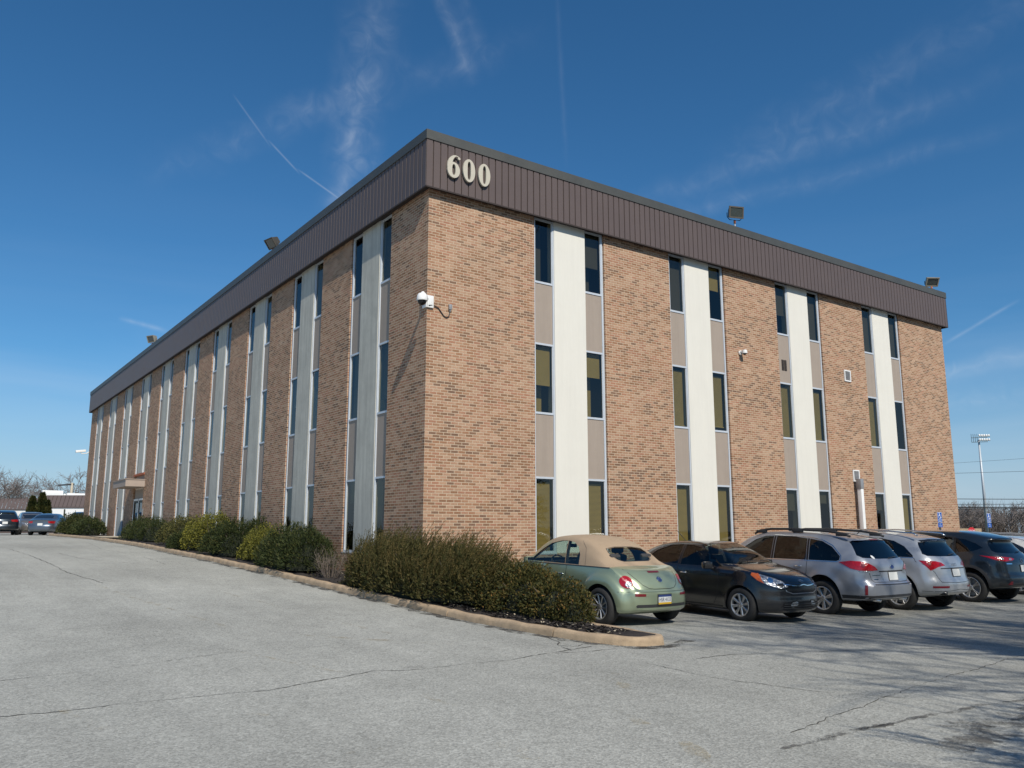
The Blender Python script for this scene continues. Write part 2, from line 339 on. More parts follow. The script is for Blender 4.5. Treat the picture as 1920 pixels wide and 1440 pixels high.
def paint(name, col, metal=.55, rough=.32, flake=.05):
    m, nt, b = newmat(name); N = nt.nodes; L = nt.links
    b.inputs['Metallic'].default_value = metal; b.inputs['Roughness'].default_value = rough
    b.inputs['Coat Weight'].default_value = 1.0; b.inputs['Coat Roughness'].default_value = .03
    tc = N.new('ShaderNodeTexCoord'); n = N.new('ShaderNodeTexNoise'); n.inputs['Scale'].default_value = 3.0; n.inputs['Detail'].default_value = 7; L.new(tc.outputs['Object'], n.inputs['Vector'])
    mr = N.new('ShaderNodeMapRange'); mr.inputs[1].default_value = .3; mr.inputs[2].default_value = .7; mr.inputs[3].default_value = 1-flake; mr.inputs[4].default_value = 1+flake; L.new(n.outputs['Fac'], mr.inputs[0])
    # road dust low on the body
    sp = N.new('ShaderNodeSeparateXYZ'); L.new(tc.outputs['Object'], sp.inputs[0])
    dz = N.new('ShaderNodeMapRange'); dz.inputs[1].default_value = .2; dz.inputs[2].default_value = .75; dz.inputs[3].default_value = .28; dz.inputs[4].default_value = 0.02; L.new(sp.outputs[2], dz.inputs[0])
    dm = N.new('ShaderNodeMath'); dm.operation = 'MULTIPLY'; L.new(dz.outputs[0], dm.inputs[0]); L.new(n.outputs['Fac'], dm.inputs[1])
    sc = N.new('ShaderNodeVectorMath'); sc.operation = 'SCALE'; sc.inputs[0].default_value = col[:3]; L.new(mr.outputs[0], sc.inputs['Scale'])
    mx = N.new('ShaderNodeMix'); mx.data_type = 'RGBA'; L.new(dm.outputs[0], mx.inputs['Factor']); L.new(sc.outputs[0], mx.inputs['A']); mx.inputs['B'].default_value = (.20, .19, .165, 1)
    L.new(mx.outputs['Result'], b.inputs['Base Color'])
    cr_ = N.new('ShaderNodeMath'); cr_.operation = 'MULTIPLY_ADD'; cr_.inputs[1].default_value = 1.4; cr_.inputs[2].default_value = .02; L.new(dm.outputs[0], cr_.inputs[0]); L.new(cr_.outputs[0], b.inputs['Coat Roughness'])
    return m
MT = {}
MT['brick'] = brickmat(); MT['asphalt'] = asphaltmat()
MT['fascia'] = pmat('brown_metal_cladding', srgb(93, 82, 79), .5, .0, .05, 1.2, spec=.4)
MT['coping'] = pmat('grey_coping_metal', srgb(80, 81, 77), .5, .2, .10, 2.0)
MT['soffit'] = pmat('dark_soffit', srgb(52, 44, 42), .8, 0, .1)
def streaked(name, col, amt):
    m, nt, b = newmat(name); N = nt.nodes; L = nt.links; tc = N.new('ShaderNodeTexCoord'); out = None
    for sc, vs, lo in ((1.0, (7, 7, .35), amt), (1.4, (1, 1, 1), amt*.7), (16, (1, 1, .3), amt*.4)):
        mp = N.new('ShaderNodeMapping'); mp.inputs['Scale'].default_value = vs; L.new(tc.outputs['Object'], mp.inputs[0])
        n = N.new('ShaderNodeTexNoise'); n.inputs['Scale'].default_value = sc; n.inputs['Detail'].default_value = 6; n.inputs['Roughness'].default_value = .65; L.new(mp.outputs[0], n.inputs['Vector'])
        r = N.new('ShaderNodeMapRange'); r.inputs[1].default_value = .32; r.inputs[2].default_value = .6; r.inputs[3].default_value = 1-lo; r.inputs[4].default_value = 1; L.new(n.outputs['Fac'], r.inputs[0])
        if out is None: out = r.outputs[0]
        else:
            q = N.new('ShaderNodeMath'); q.operation = 'MULTIPLY'; L.new(out, q.inputs[0]); L.new(r.outputs[0], q.inputs[1]); out = q.outputs[0]
    v = N.new('ShaderNodeVectorMath'); v.operation = 'SCALE'; v.inputs[0].default_value = col[:3]; L.new(out, v.inputs['Scale']); L.new(v.outputs[0], b.inputs['Base Color']); b.inputs['Roughness'].default_value = .8
    bp = N.new('ShaderNodeBump'); bp.inputs['Strength'].default_value = .2; bp.inputs['Distance'].default_value = .01; L.new(n.outputs['Fac'], bp.inputs['Height']); L.new(bp.outputs[0], b.inputs['Normal']); return m
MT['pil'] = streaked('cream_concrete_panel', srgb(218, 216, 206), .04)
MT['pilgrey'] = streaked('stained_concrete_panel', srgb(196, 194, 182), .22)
MT['alu'] = pmat('painted_aluminium', srgb(196, 203, 210), .45, .15, .05, 3)
MT['spandrel'] = streaked('taupe_spandrel_panel', srgb(158, 146, 134), .07)
MT['pane'] = glassmat('window_glass', (.60, .59, .47), .9)
MT['blind'] = pmat('olive_window_blind', srgb(170, 154, 104), .8, 0, .08, 2.0, .3, 40)
MT['blindgrey'] = pmat('grey_window_blind', srgb(84, 84, 84), .8, 0, .08, 2.0)
MT['dark'] = pmat('dark_interior', (.018, .018, .02), .9, 0)
MT['roof'] = pmat('roof_membrane', srgb(120, 118, 112), .9, 0, .1)
MT['digit'] = pmat('cream_metal_numeral', srgb(190, 184, 168), .45, 0, .03)
MT['white'] = pmat('white_paint', srgb(225, 226, 224), .5, 0, .05, 3)
MT['grey'] = pmat('grey_metal', srgb(150, 152, 154), .5, .3, .08, 3)
MT['black'] = pmat('black_rubber', (.012, .012, .013), .75, 0)
MT['blackgloss'] = pmat('black_gloss_trim', (.01, .01, .011), .22, 0)
MT['trim'] = pmat('black_plastic_trim', (.03, .031, .033), .6, 0, .15, 6)
MT['chrome'] = pmat('chrome', (.75, .76, .78), .12, 1.0)
MT['alloy'] = pmat('alloy_wheel_silver', (.50, .50, .49), .38, .8, .12, 8)
MT['alloydark'] = pmat('shaded_alloy_barrel', (.06, .06, .062), .5, .5)
MT['tyre'] = pmat('tyre_rubber', (.022, .022, .022), .85, 0, .25, 9, .3, 70)
MT['redlens'] = pmat('red_lamp_lens', (.30, .004, .007), .12, 0, .35, 30, 0.25, 60, coat=1)
MT['redref'] = pmat('red_reflector', (.15, .006, .012), .3, 0, coat=.6)
MT['clearlens'] = pmat('clear_lamp_lens', (.42, .43, .44), .16, .7, .5, 28, .8, 40, coat=1)
MT['orange'] = pmat('orange_lamp_lens', (.50, .10, .012), .15, 0, coat=1)
MT['carglass'] = glassmat('tinted_car_glass', (.11, .125, .12), .75)
MT['carglass_clear'] = glassmat('green_car_glass', (.62, .72, .66), 1.1)
MT['carglass_dark'] = glassmat('privacy_car_glass', (.045, .05, .055), 1.2)
MT['carglass_opaque'] = pmat('dark_car_glass', (.012, .016, .02), .04, 0, coat=1)
MT['interior'] = pmat('charcoal_car_interior', (.03, .03, .032), .85, 0, .1)
MT['seatcloth'] = pmat('dark_seat_fabric', (.05, .05, .052), .9, 0, .15, 9)
MT['softtop'] = pmat('beige_canvas_top', srgb(160, 140, 116), .85, 0, .06, 5, .25, 220)
MT['mulch'] = pmat('black_mulch', (.030, .024, .021), .95, 0, .5, 22, 1.0, 45)
MT['kerb'] = pmat('weathered_tan_kerb', srgb(168, 147, 120), .9, 0, .3, 4.5, .5, 70)
MT['concrete'] = pmat('walkway_concrete', srgb(178, 168, 148), .9, 0, .1, 3, .3, 60)
MT['galv'] = pmat('galvanised_steel', srgb(176, 184, 190), .5, .2, .06, 1)
MT['canopy'] = pmat('pinkish_canopy_panel', srgb(160, 146, 134), .8, 0, .08, 3)
MT['grass'] = pmat('winter_grass', (.09, .085, .035), .95, 0, .35, .5, .6, 20)
MT['bark'] = pmat('grey_brown_bark', (.16, .13, .105), .9, 0, .2, 8, .5, 40)
MT['twighaze'] = pmat('hazed_bare_twig', (.20, .175, .165), .95, 0, .15, 3)  # distance haze put into the colour: paler than the near twigs
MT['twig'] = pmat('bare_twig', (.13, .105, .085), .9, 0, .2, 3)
MT['plate'] = pmat('plate_white', srgb(205, 208, 206), .5)
MT['plateblue'] = pmat('plate_blue', srgb(38, 58, 110), .5)
MT['plateyellow'] = pmat('plate_yellow', srgb(205, 165, 40), .5)
MT['platetext'] = pmat('plate_navy_text', srgb(40, 48, 90), .5)
MT['signblue'] = pmat('sign_blue', srgb(20, 82, 165), .45, 0, .04)
MT['signwhite'] = pmat('sign_white', srgb(225, 228, 232), .5)
MT['signpost'] = pmat('dark_green_steel_post', srgb(60, 66, 60), .6, .4, .1)
MT['signred'] = pmat('sign_red', srgb(190, 30, 38), .5)
MT['crack'] = pmat('dark_pavement_crack', (.075, .073, .066), .95)
MT['rust'] = pmat('rusty_fitting', srgb(168, 98, 66), .8, .2, .2, 20)
MT['housing'] = pmat('bronze_lamp_housing', srgb(92, 86, 76), .55, .5, .1, 8)
MT['housingpale'] = pmat('weathered_lamp_housing', srgb(160, 152, 134), .6, .3, .1, 8)
MT['lampglass'] = pmat('floodlight_glass', (.05, .06, .055), .08, 0, coat=1)

# ------------------------------------------------------------------ ground
def sheet(name, xs, ys, off, mat, hole=None):
    vs = [(x, y, zgf(x, y)+off) for y in ys for x in xs]; n = len(xs)
    fs = [(j*n+i, j*n+i+1, (j+1)*n+i+1, (j+1)*n+i) for j in range(len(ys)-1) for i in range(n-1)]
    return mesh_obj(name, vs, fs, mat, None, True)
gx = sorted(set([-900, -400, -200, -120, -80, -60]+list(range(-50, 80, 2))+[90, 120, 200, 400, 900]))
gy = sorted(set([-900, -400, -200, -100, -60, -40, -30]+[-24+i for i in range(0, 100)]+[90, 120, 200, 400, 900]))
tag(sheet('ground', gx, gy, -0.06, MT['grass']), kind='structure')
px_ = sorted(set([-70, -50, -30]+[-24+i*1.0 for i in range(0, 50)]+[30, 36, 42, 50, 60, 75, 95]))
py_ = sorted(set([-70, -50, -35, -28]+[-24+i*.8 for i in range(0, 110)]+[66, 70, 74, 80]))
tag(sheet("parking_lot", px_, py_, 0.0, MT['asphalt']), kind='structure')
# outline of the planting island: outer kerb foot (drive side), tip, then car-park side
KERB = [(-2.15, 46), (-1.95, 37), (-1.9, 30), (-1.86, 24), (-1.9, 17), (-1.92, 12), (-1.82, 8), (-1.70, 5), (-1.60, 2.5), (-1.52, 0.5), (-1.46, -1.2), (-1.40, -2.6), (-1.35, -4.0), (-1.32, -5.2), (-1.29, -6.2), (-1.20, -7.0), (-1.02, -7.55), (-0.78, -7.82), (-0.40, -7.86), (-0.26, -7.72), (-0.22, -7.4), (-0.16, -6.4), (-0.10, -5.2), (-0.06, -3.6), (-0.04, -2.5), (0.3, -2.15), (1.2, -2.1), (3, -2.1), (6, -2.1), (10, -2.1), (14, -2.1), (20, -2.1), (26, -2.1)]
def densify(pts, step):
    out = []
    for a, b in zip(pts[:-1], pts[1:]):
        n = max(1, int(math.hypot(b[0]-a[0], b[1]-a[1])/step))
        for i in range(n): out.append((a[0]+(b[0]-a[0])*i/n, a[1]+(b[1]-a[1])*i/n))
    return out+[pts[-1]]
def kerb_run(pts, name, w=0.15, h=0.125):
    pts = densify(pts, .3); mb = MB(); prof = [(0, -.08), (0.012, h*.55), (0.03, h*.88), (0.06, h), (w-.02, h), (w, h-.02), (w, -.08)]
    vs = []; fs = []; n = len(pts); k = len(prof); acc = 0; nxt = 2.6
    for i, (x, y) in enumerate(pts):
        a = pts[max(0, i-1)]; b = pts[min(n-1, i+1)]; dx, dy = b[0]-a[0], b[1]-a[1]; l = math.hypot(dx, dy); nx, ny = dy/l, -dx/l
        nx, ny = -nx, -ny     # towards the planting bed (left of travel)
        jit = 0.008*math.sin(i*1.7)+.006*math.sin(i*.61)
        for (o, z) in prof: vs.append((x+nx*(o+jit), y+ny*(o+jit), zgf(x, y)+z+.006*math.sin(i*.9+o*9)))
    for i in range(n-1):
        for j in range(k-1): fs.append((i*k+j, i*k+j+1, (i+1)*k+j+1, (i+1)*k+j))
    fs.append(tuple(range(k))); fs.append(tuple((n-1)*k+j for j in range(k))[::-1])
    mb.add(vs, fs); return mb.build(name, MT['kerb'], None, True, 50)
# the kerb is cast in lengths with open joints
def split_runs(pts, lengths):
    pts = densify(pts, .12); runs = []; cur = [pts[0]]; acc = 0; li = 0
    for a, b in zip(pts[:-1], pts[1:]):
        acc += math.hypot(b[0]-a[0], b[1]-a[1]); cur.append(b)
        if acc >= lengths[li % len(lengths)]:
            runs.append(cur); cur = [(b[0]+(b[0]-a[0])*.2, b[1]+(b[1]-a[1])*.2)]; acc = 0; li += 1
    if len(cur) > 2: runs.append(cur)
    return runs
for r in split_runs(KERB, [3.05, 2.9, 3.1]):
    tag(kerb_run(r, 'kerb'), kind='structure')
# mulch bed
def bed():
    outer = densify(KERB, .3); inn = []
    n = len(outer)
    for i, (x, y) in enumerate(outer):
        a = outer[max(0, i-1)]; b = outer[min(n-1, i+1)]; dx, dy = b[0]-a[0], b[1]-a[1]; l = math.hypot(dx, dy); inn.append((x-dy/l*.14, y+dx/l*.14))
    poly = inn+[(26, -.02), (-.02, -.02), (-.02, 46)]
    pts = [Vector(p) for p in poly]; edges = [(i, (i+1) % len(pts)) for i in range(len(pts))]
    extra = [Vector((x+random.uniform(-.08, .08), y+random.uniform(-.08, .08))) for x in np.arange(-2.2, 3, .22) for y in np.arange(-8, 14, .22)]
    extra += [Vector((x, y)) for x in np.arange(-2, 0, .5) for y in np.arange(14, 46, .7)]
    vs, es, fs, *_ = delaunay_2d_cdt(pts+extra, edges, [], 2, 1e-4)
    P = [(v.x, v.y, zgf(v.x, v.y)+.085+.05*random.random()) for v in vs]
    return mesh_obj('mulch_bed', P, fs, MT['mulch'], None, True)
tag(bed(), kind='structure')
def chips():
    mb = MB()
    for i in range(2600):
        x = random.uniform(-1.08, -0.42); y = random.uniform(-7.2, 0.5)
        if i % 3 == 0: x = random.uniform(-1.30, -.1); y = random.uniform(-1, 12)
        z = zgf(x, y)+.12+random.uniform(-.01, .025); a = random.uniform(0, PI); l = random.uniform(.015, .05); w = random.uniform(.005, .014)
        d = Vector((math.cos(a)*l, math.sin(a)*l, random.uniform(-.01, .01))); q = Vector((-math.sin(a)*w, math.cos(a)*w, random.uniform(0, .01))); c = Vector((x, y, z))
        mb.mat(0 if random.random() < .93 else 1); mb.add([c-d-q, c+d-q, c+d+q, c-d+q, c+Vector((0, 0, -.012))], [(0, 1, 2, 3), (0, 1, 4), (1, 2, 4), (2, 3, 4), (3, 0, 4)])
    return mb.build('wood_chips', [MT['mulch'], MT['concrete']])
tag(chips(), 'loose black wood chips and pale leaf litter over the planting bed', 'mulch', kind='stuff')
# walkway from the drive to the side entrance
def strip_sheet(name, x0, x1, y0, y1, off, mat, n=10):
    xs = np.linspace(x0, x1, 6); ys = np.linspace(y0, y1, n); return sheet(name, list(xs), list(ys), off, mat)
tag(strip_sheet('walkway', -1.86, -0.01, 28.4, 31.9, .15, MT['concrete']), kind='structure')
# cracks in the old surface
def ribbon(mb, pts, wfn, off=.004, jit=.03, step=.07):
    pts = densify(pts, step); vs = []; n = len(pts)
    for i, (x, y) in enumerate(pts):
        a = pts[max(0, i-1)]; b = pts[min(n-1, i+1)]; dx, dy = b[0]-a[0], b[1]-a[1]; l = math.hypot(dx, dy) or 1; nx, ny = -dy/l, dx/l
        j = random.gauss(0, jit*.35)+jit*math.sin(i*.37+x)*.5; w = wfn(i/n)*random.uniform(.35, 1.4)/2
        X, Y = x+nx*j, y+ny*j
        for s_ in (-1, 1): vs.append((X+nx*w*s_, Y+ny*w*s_, zgf(X, Y)+off))
    mb.add(vs, [(2*i, 2*i+1, 2*i+3, 2*i+2) for i in range(n-1)])
CR = [([(-9.4, -7.75), (-8.62, -7.82), (-7.99, -7.86), (-7.29, -7.83), (-6.27, -7.94), (-5.33, -7.68), (-4.85, -7.51), (-4.53, -7.70), (-4.02, -7.69), (-3.49, -7.71), (-3.01, -7.72), (-1.95, -7.5), (-1.4, -7.42)], .014),
      ([(-9.3, -6.1), (-8.3, -5.9), (-7.4, -5.75), (-6.6, -5.55), (-5.9, -5.3), (-5.1, -5.35), (-4.3, -5.5)], .008),
      ([(-1.9, -7.55), (-1.75, -7.1), (-1.5, -6.8), (-1.4, -6.3)], .016), ([(-1.75, -7.1), (-1.55, -7.3), (-1.35, -7.2)], .014), ([(-2.2, -7.6), (-1.7, -7.75), (-1.25, -7.75), (-.9, -7.95)], .013),
      ([(-1.0, -9.0), (-.3, -9.05), (.4, -9.4), (1.4, -9.7), (2.4, -9.95), (3.3, -10.4)], .013),
      ([(-3.4, -12.2), (-2.3, -12.0), (-1.2, -11.8), (0, -11.6), (1.2, -11.5), (2.6, -11.2), (5, -10.9)], .009),
      ([(-5.31, 15.6), (-5.12, 12.4), (-4.63, 10.8), (-4.02, 9.3)], .014), ([(-6.48, 18.6), (-6.27, 14.3), (-6.18, 9.5), (-6.15, 7.3), (-5.94, 5.4), (-5.77, 4.3)], .018), ([(-1.78, -8.78), (-1.93, -9.96), (-1.8, -10.74), (-1.64, -11.41), (-1.28, -11.99)], .008), ([(-3.4, 9), (-3.2, 13), (-3.6, 18), (-3.1, 24)], .010)]
for pts, w in CR:
    mb = MB(); ribbon(mb, pts, lambda t, w=w: w*(.45+.9*abs(math.sin(t*7+w*90)))); tag(mb.build('pavement_crack', MT['crack']), kind='structure')
# worn yellow paint: patches of old bay lines, eaten away by wear
def wornmat(name, col, lo, amax):
    m = bpy.data.materials.new(name); m.use_nodes = True; nt = m.node_tree; N = nt.nodes; L = nt.links
    b = N['Principled BSDF']; b.inputs['Base Color'].default_value = (*col, 1); b.inputs['Roughness'].default_value = .9
    tc = N.new('ShaderNodeTexCoord'); n = N.new('ShaderNodeTexNoise'); n.inputs['Scale'].default_value = 2.6; n.inputs['Detail'].default_value = 5; n.inputs['Roughness'].default_value = .75; L.new(tc.outputs['Object'], n.inputs[0])
    n2 = N.new('ShaderNodeTexNoise'); n2.inputs['Scale'].default_value = 60; n2.inputs['Detail'].default_value = 2; L.new(tc.outputs['Object'], n2.inputs[0])
    a = N.new('ShaderNodeMath'); a.operation = 'MULTIPLY_ADD'; a.inputs[1].default_value = .35; L.new(n2.outputs['Fac'], a.inputs[0]); L.new(n.outputs['Fac'], a.inputs[2])
    r = N.new('ShaderNodeMapRange'); r.inputs[1].default_value = lo; r.inputs[2].default_value = lo+.2; r.inputs[3].default_value = 0; r.inputs[4].default_value = amax; L.new(a.outputs[0], r.inputs[0])
    t = N.new('ShaderNodeBsdfTransparent'); mx = N.new('ShaderNodeMixShader'); L.new(r.outputs[0], mx.inputs[0]); L.new(t.outputs[0], mx.inputs[1]); L.new(b.outputs[0], mx.inputs[2]); L.new(mx.outputs[0], N['Material Output'].inputs[0])
    return m
MT['worn'] = wornmat('worn_yellow_paint', (.42, .34, .19), .68, .45)
MT['gutter'] = wornmat('gutter_dirt', (.05, .045, .038), .58, .85)
MT['stain'] = wornmat('pavement_stain', (.11, .105, .095), .60, .75)
mb = MB(); ribbon(mb, [(x-.07, y) for x, y in KERB[:17]]+[(-.98, -7.72), (-.78, -7.94), (-.36, -7.98), (-.1, -7.82), (.25, -7.72)], lambda t: .26, .004, .03, .15); tag(mb.build('gutter_dirt', MT['gutter']), kind='structure')
for (a, b, w) in [((-3.75, -10.3), (-4.2, -11.3), .12), ((-4.35, -11.9), (-4.8, -12.6), .13), ((-5.56, -11.1), (-5.6, -11.65), .16), ((-8.1, -7.8), (-7.95, -8.9), .09), ((-6.64, -10.68), (-6.35, -10.75), .05), ((-6.78, -8.93), (-6.66, -9.1), .07), ((-5.08, -8.9), (-5.12, -9.75), .08), ((-4.6, -4.0), (-2.9, -6.4), .10), ((-5.8, -5.2), (-5.2, -7.4), .09), ((-6, 4), (-5.2, -3), .10), ((-3.9, 2), (-3.2, -5), .08), ((-2.6, -9.2), (-3.4, -10.4), .12)]:
    mb = MB(); ribbon(mb, [a, b], lambda t, w=w: w, .006, .04, .2); tag(mb.build('faded_marking', MT['worn']), kind='structure')
for pts, w in (([(-3.6, -12.50), (-2.72, -12.48), (-2.18, -12.5), (-1.55, -12.55), (-.9, -12.6), (-.3, -12.7), (.6, -12.8)], .06), ([(-2.9, -13.2), (-2.2, -13.2), (-1.3, -13.1), (-.4, -13.3)], .30), ([(-3.9, -12.5), (-2.9, -12.45), (-2.4, -12.5)], .05), ([(-2.3, -12.9), (-1.2, -13.0), (-.3, -12.95)], .3)):
    mb = MB(); ribbon(mb, pts, lambda t, w=w: w, .0055, .03, .06); tag(mb.build('pavement_stain', MT['stain']), kind='structure')
# ------------------------------------------------------------------ the office building
BX, BY, ZS0, ZT = 24.0, 47.3, 9.85, 11.27
OPW = 2.45
OPR = [3.20, 8.24, 13.26, 18.30]
OPL = [1.95+4.53*k for k in range(10)]
DOORK = 6
bld = tag(empty('office_building', (0, 0, 0)), 'three storey brick office block with brown metal parapet and big numerals 600', 'office building')
def FR(s, d, z): return Vector((s, d, z))      # right (car park) facade: s along X, d = depth inwards
def FL(s, d, z): return Vector((d, s, z))      # left (drive) facade: s along Y
WB = -0.35; SILL = 1.08
def brick_facade(name, F, L, ops, uoff, flip, doork=None, dep=.09):
    mb = MB(); U = lambda s, z: (s+uoff, z+.36)
    def q(s0, s1, z0, z1):
        mb.quad(F(s0, 0, z0), F(s1, 0, z0), F(s1, 0, z1), F(s0, 0, z1), [U(s0, z0), U(s1, z0), U(s1, z1), U(s0, z1)])
    prev = 0
    for k, o in enumerate(ops):
        q(prev, o, WB, ZS0+.3); e = o+OPW; base = SILL if k != doork else 1.15
        q(o, e, WB, base)
        for s0 in (o, e):
            mb.quad(F(s0, 0, base), F(s0, dep, base), F(s0, dep, ZS0+.3), F(s0, 0, ZS0+.3), [U(s0, base), U(s0+dep, base), U(s0+dep, ZS0+.3), U(s0, ZS0+.3)])
        prev = e
    q(prev, L, WB, ZS0+.3)
    return mb.build(name, MT['brick'], bld)
brick_facade('brick_wall', FR, BX, OPR, 0.0, False)
brick_facade('brick_wall', FL, BY, OPL, 0.1016, True, DOORK)
mb = MB()
for a, b in (((BX, 0), (BX, BY)), ((BX, BY), (0, BY))):
    l = math.hypot(b[0]-a[0], b[1]-a[1])
    mb.quad(Vector((*a, WB)), Vector((*b, WB)), Vector((*b, ZS0+.3)), Vector((*a, ZS0+.3)), [(0, WB), (l, WB), (l, ZS0+.3), (0, ZS0+.3)])
mb.build('brick_wall', MT['brick'], bld)
mb = MB(); mb.box(.75, BX-.4, .75, BY-.4, .0, ZS0+.1); mb.build('interior_core', MT['dark'], bld)
mb = MB()
for z in (.6, 4.15, 7.6): mb.box(.16, BX-.1, .16, BY-.1, z, z+.05)
mb.build('floor_slab', MT['dark'], bld)
mb = MB(); mb.box(.1, BX-.1, .1, BY-.1, 10.9, 11.0); mb.build('roof', MT['roof'], bld)
# parapet cladding: broad pans with narrow dark grooves, real folds in the sheet
OV = .19
def fascia():
    mb = MB(); z0, z1 = ZS0-.02, ZT-.24
    corners = [(-OV, -OV), (BX+OV, -OV), (BX+OV, BY+OV), (-OV, BY+OV)]
    for c in range(4):
        a = Vector(corners[c]); b = Vector(corners[(c+1) % 4]); d = (b-a).normalized(); n = Vector((d.y, -d.x)); L_ = (b-a).length
        pitch = .203; m = round(L_/pitch); p = L_/m; pts = []
        for i in range(m):
            s = i*p
            pts += [(s+.0, .0)] if i == 0 else []
            pts += [(s+p-.034, 0), (s+p-.026, -.035), (s+p-.008, -.035), (s+p, 0)]
        vs = []
        for (s, o) in pts:
            q = a+d*s+n*o
            for z in (z0, z1): vs.append((q.x, q.y, z))
        k = len(pts)
        mb.add(vs, [(2*i, 2*i+2, 2*i+3, 2*i+1) for i in range(k-1)])
    return mb.build('parapet_cladding', MT['fascia'], bld)
fascia()
mb = MB()
def ring(mb, o0, o1, z0, z1):
    """rectangular ring between outset o0 (outer) and o1 (inner)"""
    a = [(-o0, -o0), (BX+o0, -o0), (BX+o0, BY+o0), (-o0, BY+o0)]; b = [(-o1, -o1), (BX+o1, -o1), (BX+o1, BY+o1), (-o1, BY+o1)]
    vs = [(*p, z) for z in (z0, z1) for r in (a, b) for p in r]
    fs = []
    for i in range(4):
        j = (i+1) % 4
        fs += [(i, j, 4+j, 4+i), (8+i, 12+i, 12+j, 8+j), (i, 8+i, 8+j, j), (4+i, 4+j, 12+j, 12+i)]
    mb.add(vs, fs)
ring(mb, OV+.022, -.3, ZT-.24, ZT); mb.build('parapet_coping', MT['coping'], bld)
mb = MB(); ring(mb, OV-.037, -.5, ZS0, ZS0+.06); ring(mb, OV-.0, OV-.036, ZS0-.055, ZS0-.021); mb.build('soffit', MT['soffit'], bld)
# pilasters, windows, spandrels
def dbox(mb, F, s0, s1, d0, d1, z0, z1):
    vs = [F(s, d, z) for z in (z0, z1) for d in (d0, d1) for s in (s0, s1)]
    mb.add(vs, [(0, 1, 3, 2), (4, 6, 7, 5), (0, 4, 5, 1), (2, 3, 7, 6), (0, 2, 6, 4), (1, 5, 7, 3)])
LEV = [(1.08, 2.98), (4.58, 6.45), (8.06, ZS0)]
SP = [(2.98, 4.58), (6.45, 8.06)]
GD = .066
def window(F, s0, s1, z0, z1, blind, topfloor):
    mb = MB(); dbox(mb, F, s0, s1, .035, .078, z0, z0+.055); dbox(mb, F, s0, s1, .035, .078, z1-.05, z1)
    dbox(mb, F, s0, s0+.02, .045, .076, z0+.055, z1-.05); dbox(mb, F, s1-.02, s1, .045, .076, z0+.055, z1-.05)
    w = mb.build('window', MT['alu'], bld)
    mb = MB(); mb.quad(F(s0+.015, GD, z0+.05), F(s1-.015, GD, z0+.05), F(s1-.015, GD, z1-.045), F(s0+.015, GD, z1-.045)); mb.build('pane', MT['pane'], w)
    if blind:
        kind, frac = blind; mb = MB(); zb = z1-.06-(z1-z0-.12)*frac; n = 40 if kind == 'o' else 1
        D = GD+.09
        if kind == 'o':
            nn = max(3, int((z1-.06-zb)/.032)); zz = np.linspace(zb, z1-.12, nn)
            for i in range(nn-1):
                mb.quad(F(s0+.0, D, zz[i]), F(s1-.05, D, zz[i]), F(s1-.05, D+.012, zz[i+1]), F(s0+.0, D+.012, zz[i+1]))
        else: mb.quad(F(s0-.0, D, zb), F(s1-.02, D, zb), F(s1-.02, D, z1-.05), F(s0, D, z1-.05))
        dbox(mb, F, s0, s1-.03, D-.012, D+.02, zb-.025, zb)
        mb.build('blind', MT['blind' if kind in 'ob' else 'blindgrey'], w)
    if not blind or blind[1] < .9:
        mb = MB(); mb.quad(F(s0+.32, .45, z0), F(s0+.50, .45, z0), F(s0+.50, .45, z1), F(s0+.32, .45, z1)); mb.build('curtain_edge', MT['blind' if topfloor is False else 'blindgrey'], w)
    return w
BL = {('R', 0): [(('o', 1), ('b', .58), None), (('o', 1), ('b', .36), ('g', .55))],
      ('R', 1): [(('o', 1), ('o', .97), ('g', .97)), (('o', 1), ('o', .93), ('b', .42))],
      ('R', 2): [(('g', .35), ('o', 1), ('g', .6)), (('g', .2), ('o', .97), ('g', 1))],
      ('R', 3): [(('g', .3), ('o', 1), ('g', 1)), (('b', .95), None, ('g', 1))]}
def opening(side, F, k, o, doork):
    e = o+OPW; rnd = random.Random(k*7+(3 if side == 'L' else 0))
    wa, wb = (o+.045, o+.625), (o+1.76, o+2.36)
    isdoor = (k == doork); zb0 = SILL if not isdoor else 4.62
    # pilaster in three cast lengths
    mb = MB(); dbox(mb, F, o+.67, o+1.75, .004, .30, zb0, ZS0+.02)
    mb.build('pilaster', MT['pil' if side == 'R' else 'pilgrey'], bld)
    # continuous mullions each side of the pilaster and at the brick jambs
    mb = MB()
    for s0, s1, d0 in ((o+.002, o+.045, .035), (o+.625, o+.668, .022), (o+1.752, o+1.76, .022), (o+2.36, e-.04, .03)):
        dbox(mb, F, s0, s1, d0, .10, zb0, ZS0)
    dbox(mb, F, e-.04, e-.002, .06, .10, zb0, ZS0)
    mb.build('mullion', MT['alu'], bld)
    for wi, (s0, s1) in enumerate((wa, wb)):
        for f, (z0, z1) in enumerate(LEV):
            if isdoor and f == 0: continue
            if side == 'R': bl = BL[('R', k)][wi][f]
            else: bl = None if rnd.random() < .35 else ('g', rnd.choice([.3, .5, .8, 1]))
            window(F, s0, s1, z0, z1, bl, f == 2)
        for (z0, z1) in SP:
            if isdoor and z0 < 3: continue
            mb = MB(); dbox(mb, F, s0, s1, .052, .10, z0, z1); mb.build('spandrel_panel', MT['spandrel'], bld)
    if not isdoor:
        
        for s0, s1 in ((o+.002, o+.668), (o+1.752, e-.002)): mb = MB(); dbox(mb, F, s0, s1, -.008, .09, SILL-.03, SILL-.002); mb.build('sill', MT['alu'], bld)
for k, o in enumerate(OPR): opening('R', FR, k, o, None)
for k, o in enumerate(OPL): opening('L', FL, k, o, DOORK)
